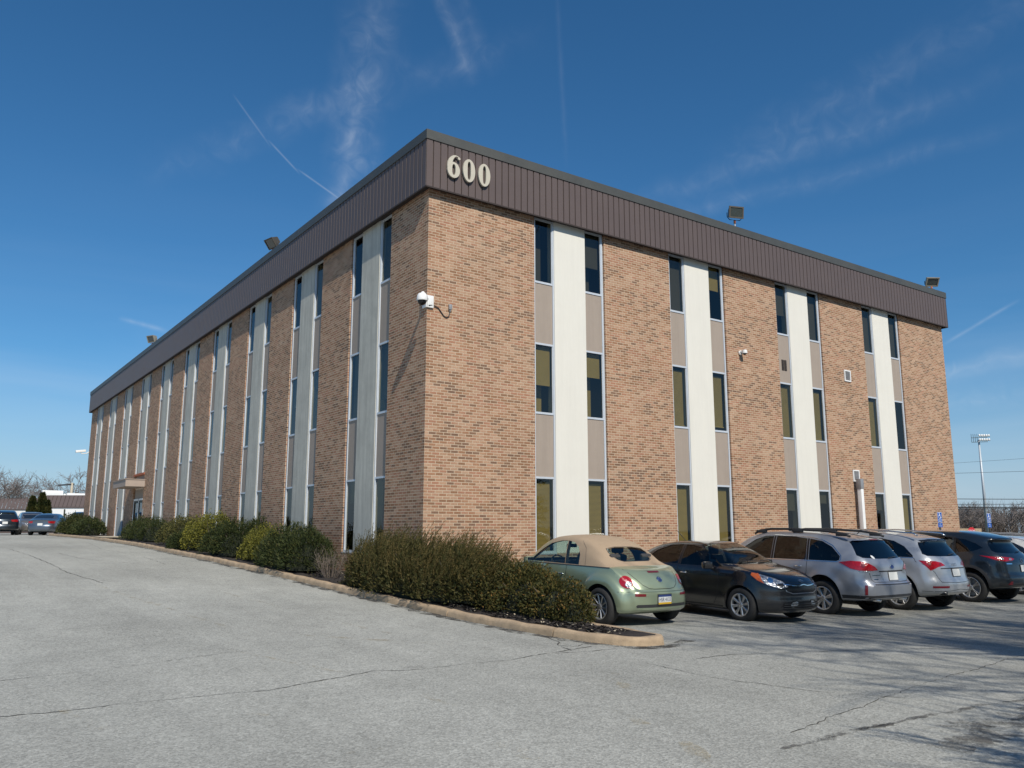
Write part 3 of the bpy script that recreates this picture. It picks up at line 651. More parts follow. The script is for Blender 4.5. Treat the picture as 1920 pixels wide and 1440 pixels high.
# exhaust grille in a spandrel
mb = MB(); mb.mat(0); 
for s in (13.46, 13.60): dbox(mb, FR, s, s+.115, .040, .051, 6.86, 7.22)
mb.mat(1)
for s in (13.46, 13.60):
    for i in range(7): dbox(mb, FR, s+.008, s+.107, .031, .0395, 6.88+i*.048, 6.893+i*.048)
mb.build('exhaust_grille', [MT['soffit'], MT['housing']], bld)
# side entrance under bay 7
od = OPL[DOORK]; ed = od+OPW
mb = MB(); dbox(mb, FL, od-.25, ed+.55, -.92, -.003, 3.86, 4.20); dbox(mb, FL, od-.28, ed+.58, -.95, -.003, 4.201, 4.24); cn = mb.build('entrance_canopy', MT['canopy'], bld)
mb = MB(); dbox(mb, FL, od-.02, ed+.02, -.04, .12, 4.5, 4.61); mb.build('canopy_flashing', MT['rust'], bld)
mb = MB(); dbox(mb, FL, od+.01, ed-.01, .10, .14, 3.3, 4.5); mb.build('spandrel_panel', MT['spandrel'], bld)
dr = None
mb = MB()
for s0, s1 in ((od+.01, od+.10), (od+1.17, od+1.27), (ed-.1, ed-.01)): dbox(mb, FL, s0, s1, .05, .14, 1.15, 3.3)
dbox(mb, FL, od+.10, ed-.10, .05, .14, 3.2, 3.3)
mb.build('door_frame', MT['white'], bld)
for s0, s1 in ((od+.11, od+1.16), (od+1.28, ed-.11)):
    mb = MB(); dbox(mb, FL, s0, s0+.07, .07, .11, 1.18, 3.19); dbox(mb, FL, s1-.07, s1, .07, .11, 1.18, 3.19); dbox(mb, FL, s0+.07, s1-.07, .07, .11, 1.18, 1.40); dbox(mb, FL, s0+.07, s1-.07, .07, .11, 3.08, 3.19)
    d = mb.build('door', MT['signpost'], bld); mb = MB(); mb.quad(FL(s0+.07, .09, 1.4), FL(s1-.07, .09, 1.4), FL(s1-.07, .09, 3.08), FL(s0+.07, .09, 3.08)); mb.build('pane', MT['pane'], d)
    mb = MB(); mb.tube([FL(s1-.13, .03, 1.9), FL(s1-.13, .03, 2.5)], .014); mb.build('handle', MT['chrome'], d)
mb = MB(); dbox(mb, FL, od-.32, od-.14, -.02, -.003, 2.4, 2.75); mb.build('notice_plate', MT['grey'], bld)
# numerals on the parapet
def ell(cx, cy, a, b, n=40, t0=0, t1=2*PI, p=2.0):
    out = []
    for i in range(n):
        t = t0+(t1-t0)*i/(n if abs(t1-t0-2*PI) < 1e-6 else n-1); c, s = math.cos(t), math.sin(t)
        out.append((cx+a*math.copysign(abs(c)**(2/p), c), cy+b*math.copysign(abs(s)**(2/p), s)))
    return out
def ring_solid(mb, outer, inner, d0, d1, fn):
    no = len(outer); ni = len(inner); pts = [Vector(p) for p in outer+inner]
    ed_ = [(i, (i+1) % no) for i in range(no)]+[(no+i, no+(i+1) % ni) for i in range(ni)]
    vs, es, fs, *_ = delaunay_2d_cdt(pts, ed_, [], 4, 1e-5)
    fs = [f for f in fs if not inside(sum(((vs[i].x) for i in f))/len(f), sum((vs[i].y) for i in f)/len(f), inner)]
    fs = [f for f in fs if inside(sum(((vs[i].x) for i in f))/len(f), sum((vs[i].y) for i in f)/len(f), outer)]
    V = [fn(v.x, v.y, d) for d in (d0, d1) for v in vs]; n = len(vs); F_ = [tuple(f) for f in fs]+[tuple(n+i for i in f)[::-1] for f in fs]
    for base, cnt in ((0, no), (no, ni)):
        for i in range(cnt): a, b = base+i, base+(i+1) % cnt; F_.append((a, b, n+b, n+a))
    mb.add(V, F_)
def inside(x, y, poly):
    c = False; n = len(poly); j = n-1
    for i in range(n):
        xi, yi = poly[i][0], poly[i][1]; xj, yj = poly[j][0], poly[j][1]
        if (yi > y) != (yj > y) and x < (xj-xi)*(y-yi)/(yj-yi)+xi: c = not c
        j = i
    return c
def numeral(ch, x, z):
    mb = MB(); fn = lambda a, b, d: Vector((x+a, d, z+b))
    if ch == '0':
        ring_solid(mb, ell(0, 0, .178, .30, p=2.0), ell(0, 0, .05, .24, 28, p=2.8), -.265, -.215, fn)
    else:
        ring_solid(mb, ell(.0, -.095, .178, .205), ell(.005, -.085, .050, .14, 24, p=2.6), -.265, -.215, fn)
        out_ = ell(.06, -.02, .238, .32, 30, math.radians(60), math.radians(190)); inn_ = ell(.09, -.06, .145, .335, 26, math.radians(185), math.radians(66))
        mb.prism(out_+inn_, -.262, -.217, fn); mb.prism(ell(.155, .235, .036, .03, 16), -.264, -.219, fn)
    o = mb.build('numeral', MT['digit'], bld); mb = MB()
    for a, b in ((.1, .1), (-.1, -.1)): mb.tube([(x+a, -.22, z+b), (x+a, -.17, z+b)], .012, 6)
    mb.build('mounting_pin', MT['grey'], o)
for ch, x in (('6', .535), ('0', .985), ('0', 1.44)): numeral(ch, x, 10.47)

# ================================================================== cars
def chaikin(P, it=2):
    """P: (stations, points, 2)"""
    for _ in range(it):
        a = P[:, :-1]; b = P[:, 1:]
        Q = np.empty((P.shape[0], 2*(P.shape[1]-1), 2)); Q[:, 0::2] = a*.75+b*.25; Q[:, 1::2] = a*.25+b*.75
        Q[:, 0] = P[:, 0]; Q[:, -1] = P[:, -1]; P = Q
    return P
def resample(P, m):
    out = np.empty((P.shape[0], m, 2))
    for i in range(P.shape[0]):
        d = np.r_[0, np.cumsum(np.hypot(*np.diff(P[i], axis=0).T))]; t = np.linspace(0, d[-1], m)
        for k in range(2): out[i, :, k] = np.interp(t, d, P[i, :, k])
    return out
def smooth01(t): t = np.clip(t, 0, 1); return t*t*(3-2*t)
def body_points(sp, ys, inset=0.0, floor=None):
    """half sections for stations ys (car frame: y forward, z up). returns (n, m, 3) with x >= 0"""
    T = lambda k: pchip([p[0] for p in sp[k]], [p[1] for p in sp[k]], ys)
    zt, zbelt, w, wt = T('top'), T('belt'), T('w'), T('wt')
    zb = T('bot'); y0, y1 = sp['y0'], sp['y1']
    e = np.minimum(ys-y0, y1-ys); r = sp.get('endr', .16)
    f = np.sqrt(np.clip(1-(1-np.clip(e/r, 0, 1))**2, 0, 1))
    w = w*(1-.20*(1-f)); wt = wt*(1-.14*(1-f)); zb = zb+.05*(1-f); zt = zt-.02*(1-f); zbelt = np.minimum(zbelt, zt-.012)
    if inset:
        zt = zt-inset; w = w-.08; wt = wt-.055; zb = zb*0+floor; zbelt = np.minimum(zbelt, zt-.012)
    h = np.maximum(zt-zbelt, .01); H = zbelt-zb
    c = np.minimum(sp.get('crown', .055), h*.75)
    low = np.stack([np.stack([0*w, zb], -1), np.stack([.7*w, zb], -1), np.stack([.93*w, zb+.015], -1), np.stack([w*.975, zb+.16*H], -1), np.stack([w*.992, zb+.30*H], -1), np.stack([w, zb+.52*H], -1), np.stack([w*sp.get('sh', .995), zb+.80*H], -1), np.stack([w*sp.get('bw', .965), zb+H], -1)], 1)
    wb_ = w*sp.get('bw', .965); tf = sp.get('tumble', .16)
    up = np.stack([np.stack([wb_, zbelt], -1), np.stack([wb_+(wt-wb_)*.5*(1-tf), zbelt+.45*h], -1), np.stack([wt+(wb_-wt)*tf, zt-c-(h-c)*.12], -1), np.stack([wt*.93, zt-c*.42], -1), np.stack([wt*.55, zt-c*.10], -1), np.stack([0*w, zt], -1)], 1)
    low = resample(chaikin(low, 3), 24); up = resample(chaikin(up, 3), 26)
    P2 = np.concatenate([low, up[:, 1:]], 1)
    n, m = P2.shape[:2]; P = np.zeros((n, m, 3)); P[..., 0] = P2[..., 0]; P[..., 2] = P2[..., 1]; P[..., 1] = ys[:, None]
    # end shapes
    L_ = y1-y0
    for key, end, sgn in (('rear', y0, 1), ('front', y1, -1)):
        if key in sp:
            zs = [q[0] for q in sp[key]]; dv = [q[1] for q in sp[key]]; d = pchip(zs, dv, P[..., 2])
            reach = sp.get(key+'_reach', 1.3); g = 1-smooth01(np.abs(P[..., 1]-end)/reach)
            P[..., 1] = P[..., 1]+sgn*d*g
        bow = sp.get(key+'_bow', .16); q = P[..., 0]/.9; g2 = 1-smooth01(np.abs(ys[:, None]-end)/.9)
        P[..., 1] += sgn*bow*(np.abs(q)**2.4)*g2
    # fenders
    if not inset:
        for yw in (sp['wr'], sp['wf']):
            A, R_, ed = sp.get('fender', (.02, .50, .16)); rr = np.hypot(P[..., 1]-yw, P[..., 2]-sp['wz']); b = smooth01((R_-rr)/ed)
            lim = smooth01((P[..., 2]-.16)/.1); P[..., 0] += A*b*lim*(P[..., 0] > .45)
    return P
def loft(sp, ys, inset=0.0, floor=None, K=10):
    P = body_points(sp, ys, inset, floor); n, m = P.shape[:2]
    vs = []; idx = {}
    ringn = 2*m-2                                     # full ring without doubling the centre line
    for i in range(n):
        for j in range(m): vs.append(P[i, j])
        for j in range(m-2, 0, -1): vs.append(P[i, j]*np.array([-1, 1, 1]))
    fs = []; tagf = []
    for i in range(n-1):
        for j in range(ringn):
            a, b = i*ringn+j, i*ringn+(j+1) % ringn; fs.append((a, a+ringn, b+ringn, b))
            jj = j if j < m-1 else ringn-1-j; tagf.append((i, jj))
    for i, flip in ((0, False), (n-1, True)):           # end caps with intermediate columns
        cols = {}
        def vid(j, k):      # j row, k column 0..2K : x from +x to -x
            if j in (0, m-1): return i*ringn+j
            if k == 0: return i*ringn+j
            if k == 2*K: return i*ringn+(ringn-j)
            if (j, k) not in cols:
                t = 1-k/K; p = P[i, j].copy(); bowx = p[0]; base = P[i, j]
                sp_b = sp.get('rear_bow' if i == 0 else 'front_bow', .16); s_ = 1 if i == 0 else -1
                x = base[0]*t; y = base[1]-s_*sp_b*(abs(base[0]/.9)**2.4)+s_*sp_b*(abs(x/.9)**2.4)
                cols[(j, k)] = len(vs); vs.append(np.array([x, y, base[2]]))
            return cols[(j, k)]
        for j in range(m-1):
            for k in range(2*K):
                q = [vid(j, k), vid(j, k+1), vid(j+1, k+1), vid(j+1, k)]; r = []
                for v in q:
                    if v not in r: r.append(v)
                if len(r) > 2: fs.append(tuple(r) if not flip else tuple(r[::-1])); tagf.append((i, j))
    return vs, fs, tagf
def stations(y0, y1, n):
    t = np.linspace(0, 1, n); mid = y0+(y1-y0)*t
    ends = [.008, .02, .04, .065, .09, .125]
    s = sorted(set([y0, y1]+[y0+e for e in ends]+[y1-e for e in ends]+[round(v, 4) for v in mid if y0+.14 < v < y1-.14]))
    return np.array(s)
def boolean(obj, cutters, op='DIFFERENCE'):
    for c in cutters:
        md = obj.modifiers.new('b', 'BOOLEAN'); md.operation = op; md.object = c; md.solver = 'FAST'
    dg = bpy.context.evaluated_depsgraph_get(); dg.update(); ev = obj.evaluated_get(dg); me = bpy.data.meshes.new_from_object(ev)
    obj.modifiers.clear(); old = obj.data; obj.data = me
    for c in cutters: d = c.data; bpy.data.objects.remove(c); bpy.data.meshes.remove(d)
    return obj
class Skin:
    """projects flat outlines onto the car body"""
    def __init__(s, vs, fs, root):
        s.V = [Vector(v) for v in vs]; s.F = fs; s.bvh = BVHTree.FromPolygons(s.V, fs); s.root = root
        N = [Vector((0, 0, 0)) for _ in s.V]
        for f in fs:
            nn = Vector((0, 0, 0)); p0 = s.V[f[0]]
            for i in range(1, len(f)-1): nn += (s.V[f[i]]-p0).cross(s.V[f[i+1]]-p0)
            for i in f: N[i] += nn
        s.N = [n.normalized() if n.length > 0 else Vector((0, 0, 1)) for n in N]
    def frame(s, view):
        """view: side, rear, front, or angle in degrees swung from rear (0) towards the side (90), on the +x or -x side"""
        if view == 'side': a = 90
        elif view == 'rear': a = 0
        elif view == 'front': a = 180
        else: a = view
        t = math.radians(a)
        out = Vector((-math.sin(t), -math.cos(t), 0))     # outward direction; car left (-x) is default
        right = Vector((math.cos(t), -math.sin(t), 0))
        return out, right
    def hit(s, p, out):
        h, n, i, d = s.bvh.ray_cast(p+out*6, -out)
        if h is None:
            h, n, i, d = s.bvh.find_nearest(p+out*1.2)
        f = s.F[i]; ws = [1/((s.V[k]-h).length+1e-5)**1 for k in f]; nn = Vector((0, 0, 0))
        for k, w_ in zip(f, ws): nn += s.N[k]*w_
        nn.normalize()
        if nn.dot(n) < 0: nn = -nn
        if n.dot(out) < 0 and False: n = -n
        return h, nn
    def patch(s, name, poly, view, mat, off=.003, step=.06, mirror=True, parent=None, thick=0.0, holes=None, both=False):
        res = []
        for side in ((1, -1) if mirror else ((1,) if not both else (1,))):
            out, right = s.frame(view); n = len(poly)
            pts = []; edges = []
            loops = [poly]+(holes or [])
            for lp in loops:
                lp = densify(list(lp)+[lp[0]], step)[:-1]; b = len(pts); pts += [Vector(p) for p in lp]; edges += [(b+i, b+(i+1) % len(lp)) for i in range(len(lp))]
                if lp is not None and b == 0: first = lp
            xs = [p[0] for p in poly]; zs = [p[1] for p in poly]
            for x in np.arange(min(xs)+step*.5, max(xs), step):
                for z in np.arange(min(zs)+step*.5, max(zs), step):
                    if inside(x, z, first): pts.append(Vector((x, z)))
            V, E_, F_, *_ = delaunay_2d_cdt(pts, edges, [], 2, 1e-5)
            F_ = [f for f in F_ if inside(sum(V[i].x for i in f)/len(f), sum(V[i].y for i in f)/len(f), first) and not any(inside(sum(V[i].x for i in f)/len(f), sum(V[i].y for i in f)/len(f), h) for h in (holes or []))]
            VV = []; NN = []
            for v in V:
                p = right*v.x+Vector((0, 0, v.y)); h, nn = s.hit(p, out)
                VV.append(h+nn*off); NN.append(nn)
            if side < 0:
                VV = [Vector((-p.x, p.y, p.z)) for p in VV]; NN = [Vector((-p.x, p.y, p.z)) for p in NN]
            faces = []
            for f in F_:
                a, b_, c = VV[f[0]], VV[f[1]], VV[f[2]]
                if (b_-a).cross(c-a).dot(NN[f[0]]) < 0: f = list(f)[::-1]
                faces.append(tuple(f))
            o = mesh_obj(name, VV, faces, mat, parent or s.root, True)
            o.data.normals_split_custom_set_from_vertices([tuple(x) for x in NN])
            res.append(o)
        return res
    def line(s, name, pts, view, mat, w=.008, off=.0045, mirror=True, parent=None, closed=False, step=.05):
        pts = list(pts)+([pts[0]] if closed else []); pts = densify(pts, step); out, right = s.frame(view)
        H = [s.hit(right*p[0]+Vector((0, 0, p[1])), out) for p in pts]; n = len(H); res = []
        for side in ((1, -1) if mirror else (1,)):
            vs = []
            for i in range(n):
                a = H[max(0, i-1)][0]; b = H[min(n-1, i+1)][0]; t = (b-a).normalized(); nn = H[i][1]; q = t.cross(nn).normalized()*w/2; c = H[i][0]+nn*off
                for p in (c-q, c+q): vs.append(p if side > 0 else Vector((-p.x, p.y, p.z)))
            o = mesh_obj(name, vs, [(2*i, 2*i+1, 2*i+3, 2*i+2) for i in range(n-1)], mat, parent or s.root, True); res.append(o)
        return res
def wheel(parent, x, y, z, R_, style, side, mat_rim='alloy', width=.215):
    """x = outer face position; side = -1 left, +1 right"""
    root = empty('wheel', (x, y, z)); root.parent = parent; s = side
    rr = R_-.105 if R_ < .34 else R_-.115
    mb = MB(); W = width
    prof = [(-W*s, rr*.98), (-W*s, R_-.045), (-(W-.015)*s, R_-.012), (-(W-.04)*s, R_), (-.04*s, R_), (-.014*s, R_-.012), (0, R_-.05), (.004*s, rr+.03), (-.006*s, rr+.004), (-.02*s, rr-.004), (-W*s, rr-.004)]
    mb.lathe(prof, n=48)
    for k in range(3): mb.lathe([(-(.06+.048*k)*s, R_+.0005), (-(.066+.048*k)*s, R_+.0005)], n=48)
    mb.build('tyre', MT['tyre'], root, True)
    mb = MB(); mb.mat(0)
    mb.lathe([(-.020*s, rr-.003), (-.004*s, rr+.002), (.0*s, rr-.008), (-.012*s, rr-.022), (-.05*s, rr-.028)], n=48)
    mb.mat(1); mb.lathe([(-.05*s, rr-.028), (-.12*s, rr-.03), (-.13*s, .02)], n=40)
    mb.mat(0); ns = style['n']; hub = style.get('hub', .055)
    for k in range(ns):
        a = 2*PI*k/ns+style.get('rot', 0); grp = style.get('pair', 0)
        offs = (-grp, grp) if grp else (0,)
        for of in offs:
            ang = a+of; ca, sa = math.cos(ang), math.sin(ang); ca0, sa0 = math.cos(a+of*.35), math.sin(a+of*.35)
            w0, w1 = style['w0']/2, style['w1']/2; r0, r1 = hub*.7, rr-.012
            d0, d1 = -.028, -.010
            def P(r, t, d): 
                f_ = (r-r0)/(r1-r0); cx, sx = ca0+(ca-ca0)*f_, sa0+(sa-sa0)*f_; return Vector((d*s, cx*r-sx*t, sx*r+cx*t))
            pts = []
            for (r, w_, d) in ((r0, w0, d0), ((r0+r1)*.5, (w0+w1)/2*.92, -.022), (r1, w1, d1)):
                pts += [P(r, -w_, d-.006), P(r, -w_*.55, d+.004), P(r, w_*.55, d+.004), P(r, w_, d-.006), P(r, w_*.8, d-.035), P(r, -w_*.8, d-.035)]
            fs = []
            for i in range(2):
                for j in range(6): fs.append((i*6+j, i*6+(j+1) % 6, (i+1)*6+(j+1) % 6, (i+1)*6+j))
            mb.add(pts, fs)
    mb.lathe([(-.05*s, hub), (-.022*s, hub), (-.014*s, hub*.8), (-.010*s, hub*.45), (-.010*s, .0005)], n=24)
    for k in range(5):
        a = 2*PI*k/5; mb.mat(1); mb.lathe([(-.0185*s, .0065), (-.0095*s, .006), (-.0095*s, .0004)], (0, math.cos(a)*hub*.68, math.sin(a)*hub*.68), n=8)
    mb.build('rim', [MT[mat_rim], MT['alloydark']], root, True, 35)
    mb = MB(); mb.lathe([(-.10*s, rr-.05), (-.108*s, .03)], n=32); mb.build('brake_disc', MT['grey'], root, True)
    return root
def text_mesh(name, txt, size, mat, parent, M, depth=.002, align='CENTER'):
    cu = bpy.data.curves.new(name, 'FONT'); cu.body = txt; cu.size = size; cu.align_x = align; cu.align_y = 'CENTER'; cu.extrude = depth
    o = bpy.data.objects.new(name, cu); COL.objects.link(o); dg = bpy.context.evaluated_depsgraph_get(); dg.update()
    me = bpy.data.meshes.new_from_object(o.evaluated_get(dg)); bpy.data.objects.remove(o); bpy.data.curves.remove(cu)
    me.transform(M); me.materials.clear(); me.materials.append(mat); r = bpy.data.objects.new(name, me); COL.objects.link(r); r.parent = parent; return r
def prism_obj(poly, view_fn, d0, d1, mi=1):
    mb = MB(); mb.mat(mi); mb.prism(poly, d0, d1, view_fn); o = mb.build('cutter', [MT['dark'], MT['dark']])
    bm = bmesh.new(); bm.from_mesh(o.data); bmesh.ops.recalc_face_normals(bm, faces=bm.faces[:]); bm.to_mesh(o.data); bm.free(); return o
def make_car(name, sp, label, cat='car', group=None, detail=True):
    root = tag(empty(name), label, cat, group)
    ys = stations(sp['y0'], sp['y1'], sp.get('ns', 70) if detail else 44)
    if 'ykeys' in sp: ys = np.array(sorted(set(list(ys)+sp['ykeys'])))
    vs, fs, tf = loft(sp, ys)
    mats = [sp['paint'], MT['black']]+([MT['softtop']] if sp.get('softtop') else [])
    mi = [0]*len(fs)
    if sp.get('softtop'):
        ya, yb = sp['softtop']
        for k, (i, j) in enumerate(tf):
            if j >= 23 and i < len(ys)-1 and ys[i] >= ya-1e-4 and ys[min(i+1, len(ys)-1)] <= yb+1e-4: mi[k] = 2
    body = mesh_obj('body', vs, fs, mats, root, True, mi)
    bm = bmesh.new(); bm.from_mesh(body.data); bmesh.ops.recalc_face_normals(bm, faces=bm.faces[:]); bm.to_mesh(body.data)
    vs = [v.co.copy() for v in bm.verts]; fs = [[v.index for v in f.verts] for f in bm.faces]; bm.free()
    sk = Skin(vs, fs, root); R_ = sp['R']; ar = sp.get('arch', R_+.055); cut = []
    for yw in (sp['wr'], sp['wf']):
        for sd in (-1, 1):
            mb = MB(); mb.mat(1); x0, x1 = sd*(sp['wmax']-.30), sd*(sp['wmax']+.4)
            mb.lathe([(min(x0, x1), ar), (max(x0, x1), ar)], (0, yw, sp['wz']), n=56); mb.f += [tuple(range(56))[::-1], tuple(56+k for k in range(56))]; mb.m += [1, 1]; mb.uv += [(0, 0)]*112
            cut.append(mb.build('cutter', [MT['dark'], MT['dark']]))
    if detail:
        ci = sp['cabin']; yi = np.linspace(ci[0], ci[1], 34); iv, if_, _ = loft(sp, yi, inset=sp.get('inset', .045), floor=.42, K=6)
        cb = mesh_obj('cutter', iv, if_, [MT['dark'], MT['dark']], None, False, [1]*len(if_)); cut.append(cb)
        for poly in sp['side_glass']:
            for sd in (-1, 1): cut.append(prism_obj(poly, lambda a, b, d: Vector((d, a, b)), sd*.36, sd*1.3))
        cut.append(prism_obj(sp['windscreen'], lambda a, b, d: Vector((a, d, b)), sp['ws_y'], sp['y1']+1))
        cut.append(prism_obj(sp['rear_glass'], lambda a, b, d: Vector((a, d, b)), sp['y0']-1, sp['rg_y']))
    for c in cut:
        if True:
            bm = bmesh.new(); bm.from_mesh(c.data); bmesh.ops.recalc_face_normals(bm, faces=bm.faces[:]); bm.to_mesh(c.data); bm.free()
    boolean(body, cut)
    me = body.data; me.polygons.foreach_set('use_smooth', np.ones(len(me.polygons), bool)); me.set_sharp_from_angle(angle=math.radians(38))
    if sp.get('softtop'):
        bm = bmesh.new(); bm.from_mesh(me); bm2 = bm.copy()
        bmesh.ops.delete(bm, geom=[f for f in bm.faces if f.material_index == 2], context='FACES'); bm.to_mesh(me)
        bmesh.ops.delete(bm2, geom=[f for f in bm2.faces if f.material_index != 2], context='FACES'); me2 = bpy.data.meshes.new('soft_top'); bm2.to_mesh(me2)
        for m_ in mats: me2.materials.append(m_)
        o2 = bpy.data.objects.new('soft_top', me2); COL.objects.link(o2); o2.parent = root; bm.free(); bm2.free()
    g = sp.get('glass', 'carglass') if detail else 'carglass_opaque'
    def GM(k, dflt): return MT[sp.get(k, dflt)] if detail else MT['carglass_opaque']
    for k, poly in enumerate(sp['side_glass']):
        mt = GM('glass_side_rear', g) if poly in sp.get('rear_sides', []) else MT[g]
        # the projection view from the left uses -y as its horizontal axis
        sk.patch('side_window', [(-a, b) for a, b in poly], 'side', mt, off=-.008 if detail else .003, step=.09)
    sk.patch('windscreen', [(-a, b) for a, b in sp['windscreen']], 'front', MT[sp.get('glass_ws', g)] if detail else MT[g], off=-.006 if detail else .003, step=.10, mirror=False)
    sk.patch('rear_window', sp['rear_glass'], 'rear', GM('glass_rear', g), off=-.006 if detail else .003, step=.10, mirror=False)
    st = sp['style']
    for yw in (sp['wr'], sp['wf']):
        for sd in (-1, 1): wheel(root, sd*sp['wx'], yw, sp['wz'], R_, st, sd)
    if detail:
        for (a, b) in sp['seats']:
            for x in (-.36, .36):
                if b == 'front':
                    mb = MB(); mb.box(x-.24, x+.24, a-.30, a+.22, .42, .58, bev=.04); M_ = Matrix.Translation((x, a-.26, .56)) @ Matrix.Rotation(math.radians(14), 4, 'X'); mb.box(-.23, .23, -.07, .06, 0, .60, M_, .05)
                    o = mb.build('seat', MT['seatcloth'], root, True, 40); mb = MB(); M_ = Matrix.Translation((x, a-.42, 1.14)); mb.box(-.13, .13, -.05, .05, .02, .20, M_, .045); mb.tube([(x-.05, a-.42, 1.1), (x-.05, a-.42, 1.2)], .008); mb.tube([(x+.05, a-.42, 1.1), (x+.05, a-.42, 1.2)], .008); mb.build('headrest', MT['seatcloth'], o, True, 40)
            if b == 'rear':
                mb = MB(); mb.box(-.62, .62, a-.3, a+.25, .44, .60, bev=.05); mb.box(-.62, .62, -.07, .06, 0, .50, Matrix.Translation((0, a-.28, .56)) @ Matrix.Rotation(math.radians(16), 4, 'X'), .05)
                o = mb.build('rear_seat', MT['seatcloth'], root, True, 40)
                for x in (-.38, .38): mb = MB(); mb.box(x-.12, x+.12, a-.47, a-.38, 1.02, 1.19, bev=.04); mb.build('headrest', MT['seatcloth'], o, True, 40)
        d = sp['dash']; mb = MB(); mb.box(-.66, .66, d-.05, d+.40, .60, sp['dash_z'], bev=.06); mb.build('dashboard', MT['interior'], root, True, 40)
        mb = MB(); n = 28; c = Vector((-.36, d-.18, sp['dash_z']-.04)); tilt = math.radians(64); pts = [c+Vector((math.cos(q)*.18, math.sin(q)*.18*math.cos(tilt), math.sin(q)*.18*math.sin(tilt))) for q in np.linspace(0, 2*PI, n)]
        mb.tube(pts, .014, 6, False); mb.tube([pts[0], c, pts[n//2]], .013, 6); mb.tube([c, c+Vector((0, .2, -.05))], .03, 8); mb.build('steering_wheel', MT['interior'], root, True)
        mb = MB(); mz = sp['mirror_z']; my = sp['mirror_y']; mb.box(-.12, .12, my-.015, my+.02, mz-.035, mz+.035, bev=.012); mb.tube([(0, my, mz), (0, my+.08, mz+.06)], .008); mb.build('interior_mirror', MT['interior'], root, True, 40)
    # door mirrors
    for sd in (-1, 1):
        x, y, z = sp['dm']; o = empty('door_mirror', (sd*x, y, z)); o.parent = root
        mb = MB(); 
        mb.box(-.105, .105, -.055, .06, -.065, .075, Matrix.Rotation(math.radians(-8*sd), 4, 'Z'), .045); mb.tube([(-.10*sd, .02, -.04), (-.19*sd, .05, -.09)], .022); mb.build('mirror_housing', sp.get('mirror_paint', sp['paint']), o, True, 40)
        mb = MB(); mb.box(-.085, .085, -.060, -.0565, -.045, .055, Matrix.Rotation(math.radians(-8*sd), 4, 'Z')); mb.build('mirror_glass', MT['chrome'], o)
    return root, sk, body
def plate(root, sk, z, y_hint, lines, blank=False, x=0.0, w=.305, h=.155, view='rear', small=False):
    out, right = sk.frame(view); h0, n0 = sk.hit(right*x+Vector((0, 0, z)), out); n0 = Vector((0, n0.y, n0.z)).normalized()
    up = Vector((0, 0, 1)); up = (up-n0*up.dot(n0)).normalized(); rt_ = up.cross(n0).normalized()
    c = h0+n0*.010; M_ = Matrix((rt_, up, n0)).transposed().to_4x4(); M_.translation = c
    mb = MB(); mb.box(-w/2-.012, w/2+.012, -h/2-.012, h/2+.012, -.012, -.001, M_); o = mb.build('licence_plate', MT['trim'], root)
    mb = MB(); mb.mat(0).box(-w/2, w/2, -h/2+.03, h/2-.034, -.0005, .002, M_); mb.mat(1).box(-w/2, w/2, h/2-.034, h/2, -.0005, .002, M_); mb.mat(2).box(-w/2, w/2, -h/2, -h/2+.03, -.0005, .002, M_)
    mb.build('plate_face', [MT['plate'], MT['plateblue'] if not small else MT['plate'], MT['plateyellow'] if not small else MT['plate']], o)
    if lines: text_mesh('plate_text', lines, .088, MT['platetext'], o, M_ @ Matrix.Translation((0, -.004, .003)) @ Matrix.Diagonal((.78, 1, 1, 1)), .0006)
    return o, M_
def handle(sk, root, y, z, mat, L_=.17):
    out, right = sk.frame('side')
    h0, n0 = sk.hit(Vector((0, y, z)), out)
    for sd in (-1, 1):
        mb = MB(); x = abs(h0.x)
        pts = [(sd*(x-.005), y-L_/2, z), (sd*(x+.022), y-L_/2+.03, z+.002), (sd*(x+.028), y, z+.004), (sd*(x+.022), y+L_/2-.03, z+.002), (sd*(x-.005), y+L_/2, z)]
        mb.tube(pts, .0115, 8); mb.build('door_handle', mat, root, True)
    return
ST_BEETLE = dict(n=10, w0=.030, w1=.042, hub=.055, rot=.1)
ST_RIO = dict(n=8, w0=.040, w1=.062, hub=.05, rot=.2)
ST_OUT = dict(n=7, w0=.045, w1=.085, hub=.055, rot=.15)
ST_Q5 = dict(n=5, w0=.04, w1=.045, hub=.06, rot=.3, pair=.16)
ST_CX = dict(n=5, w0=.035, w1=.04, hub=.06, rot=.1, pair=.14)
P_GREEN = paint('pale_green_metallic', (.32, .385, .255), .5, .34)
P_BLACK = paint('black_metallic', (.006, .0075, .012), .3, .25)
P_SILVER = paint('steel_silver_metallic', (.33, .35, .385), .5, .36)
P_SILVER2 = paint('silver_metallic', (.40, .425, .45), .5, .36)
P_DGREY = paint('dark_blue_grey_metallic', (.022, .032, .042), .6, .3)
P_WHITE = paint('white_paint_car', (.62, .62, .60), .0, .35)
P_NAVY = paint('navy_metallic', (.025, .04, .08), .5, .3)
P_BLUEGREY = paint('slate_metallic', (.10, .13, .17), .6, .32)
P_TAUPE = paint('taupe_metallic', (.22, .21, .20), .6, .34)
P_RED = paint('dark_red_paint', (.25, .015, .02), .1, .3)
def lift(root, d, k=1.0):
    root.scale = (k, k, k)
    for ch in root.children:
        if ch.name.startswith('wheel'): ch.location.z -= d/k
    root['_l'] = d
def place(root, x, y, rz=0.0):
    dz = (zgf(x, y+1.2)-zgf(x, y-1.2))/2.4 if abs(math.cos(rz)) > .5 else 0
    f = 1 if math.cos(rz) > 0 else -1
    d = root.get('_l', 0.0)
    if '_l' in root: del root['_l']
    root.location = (x, y, zgf(x, y)+d); root.rotation_euler = (math.atan(dz)*f, 0, rz)
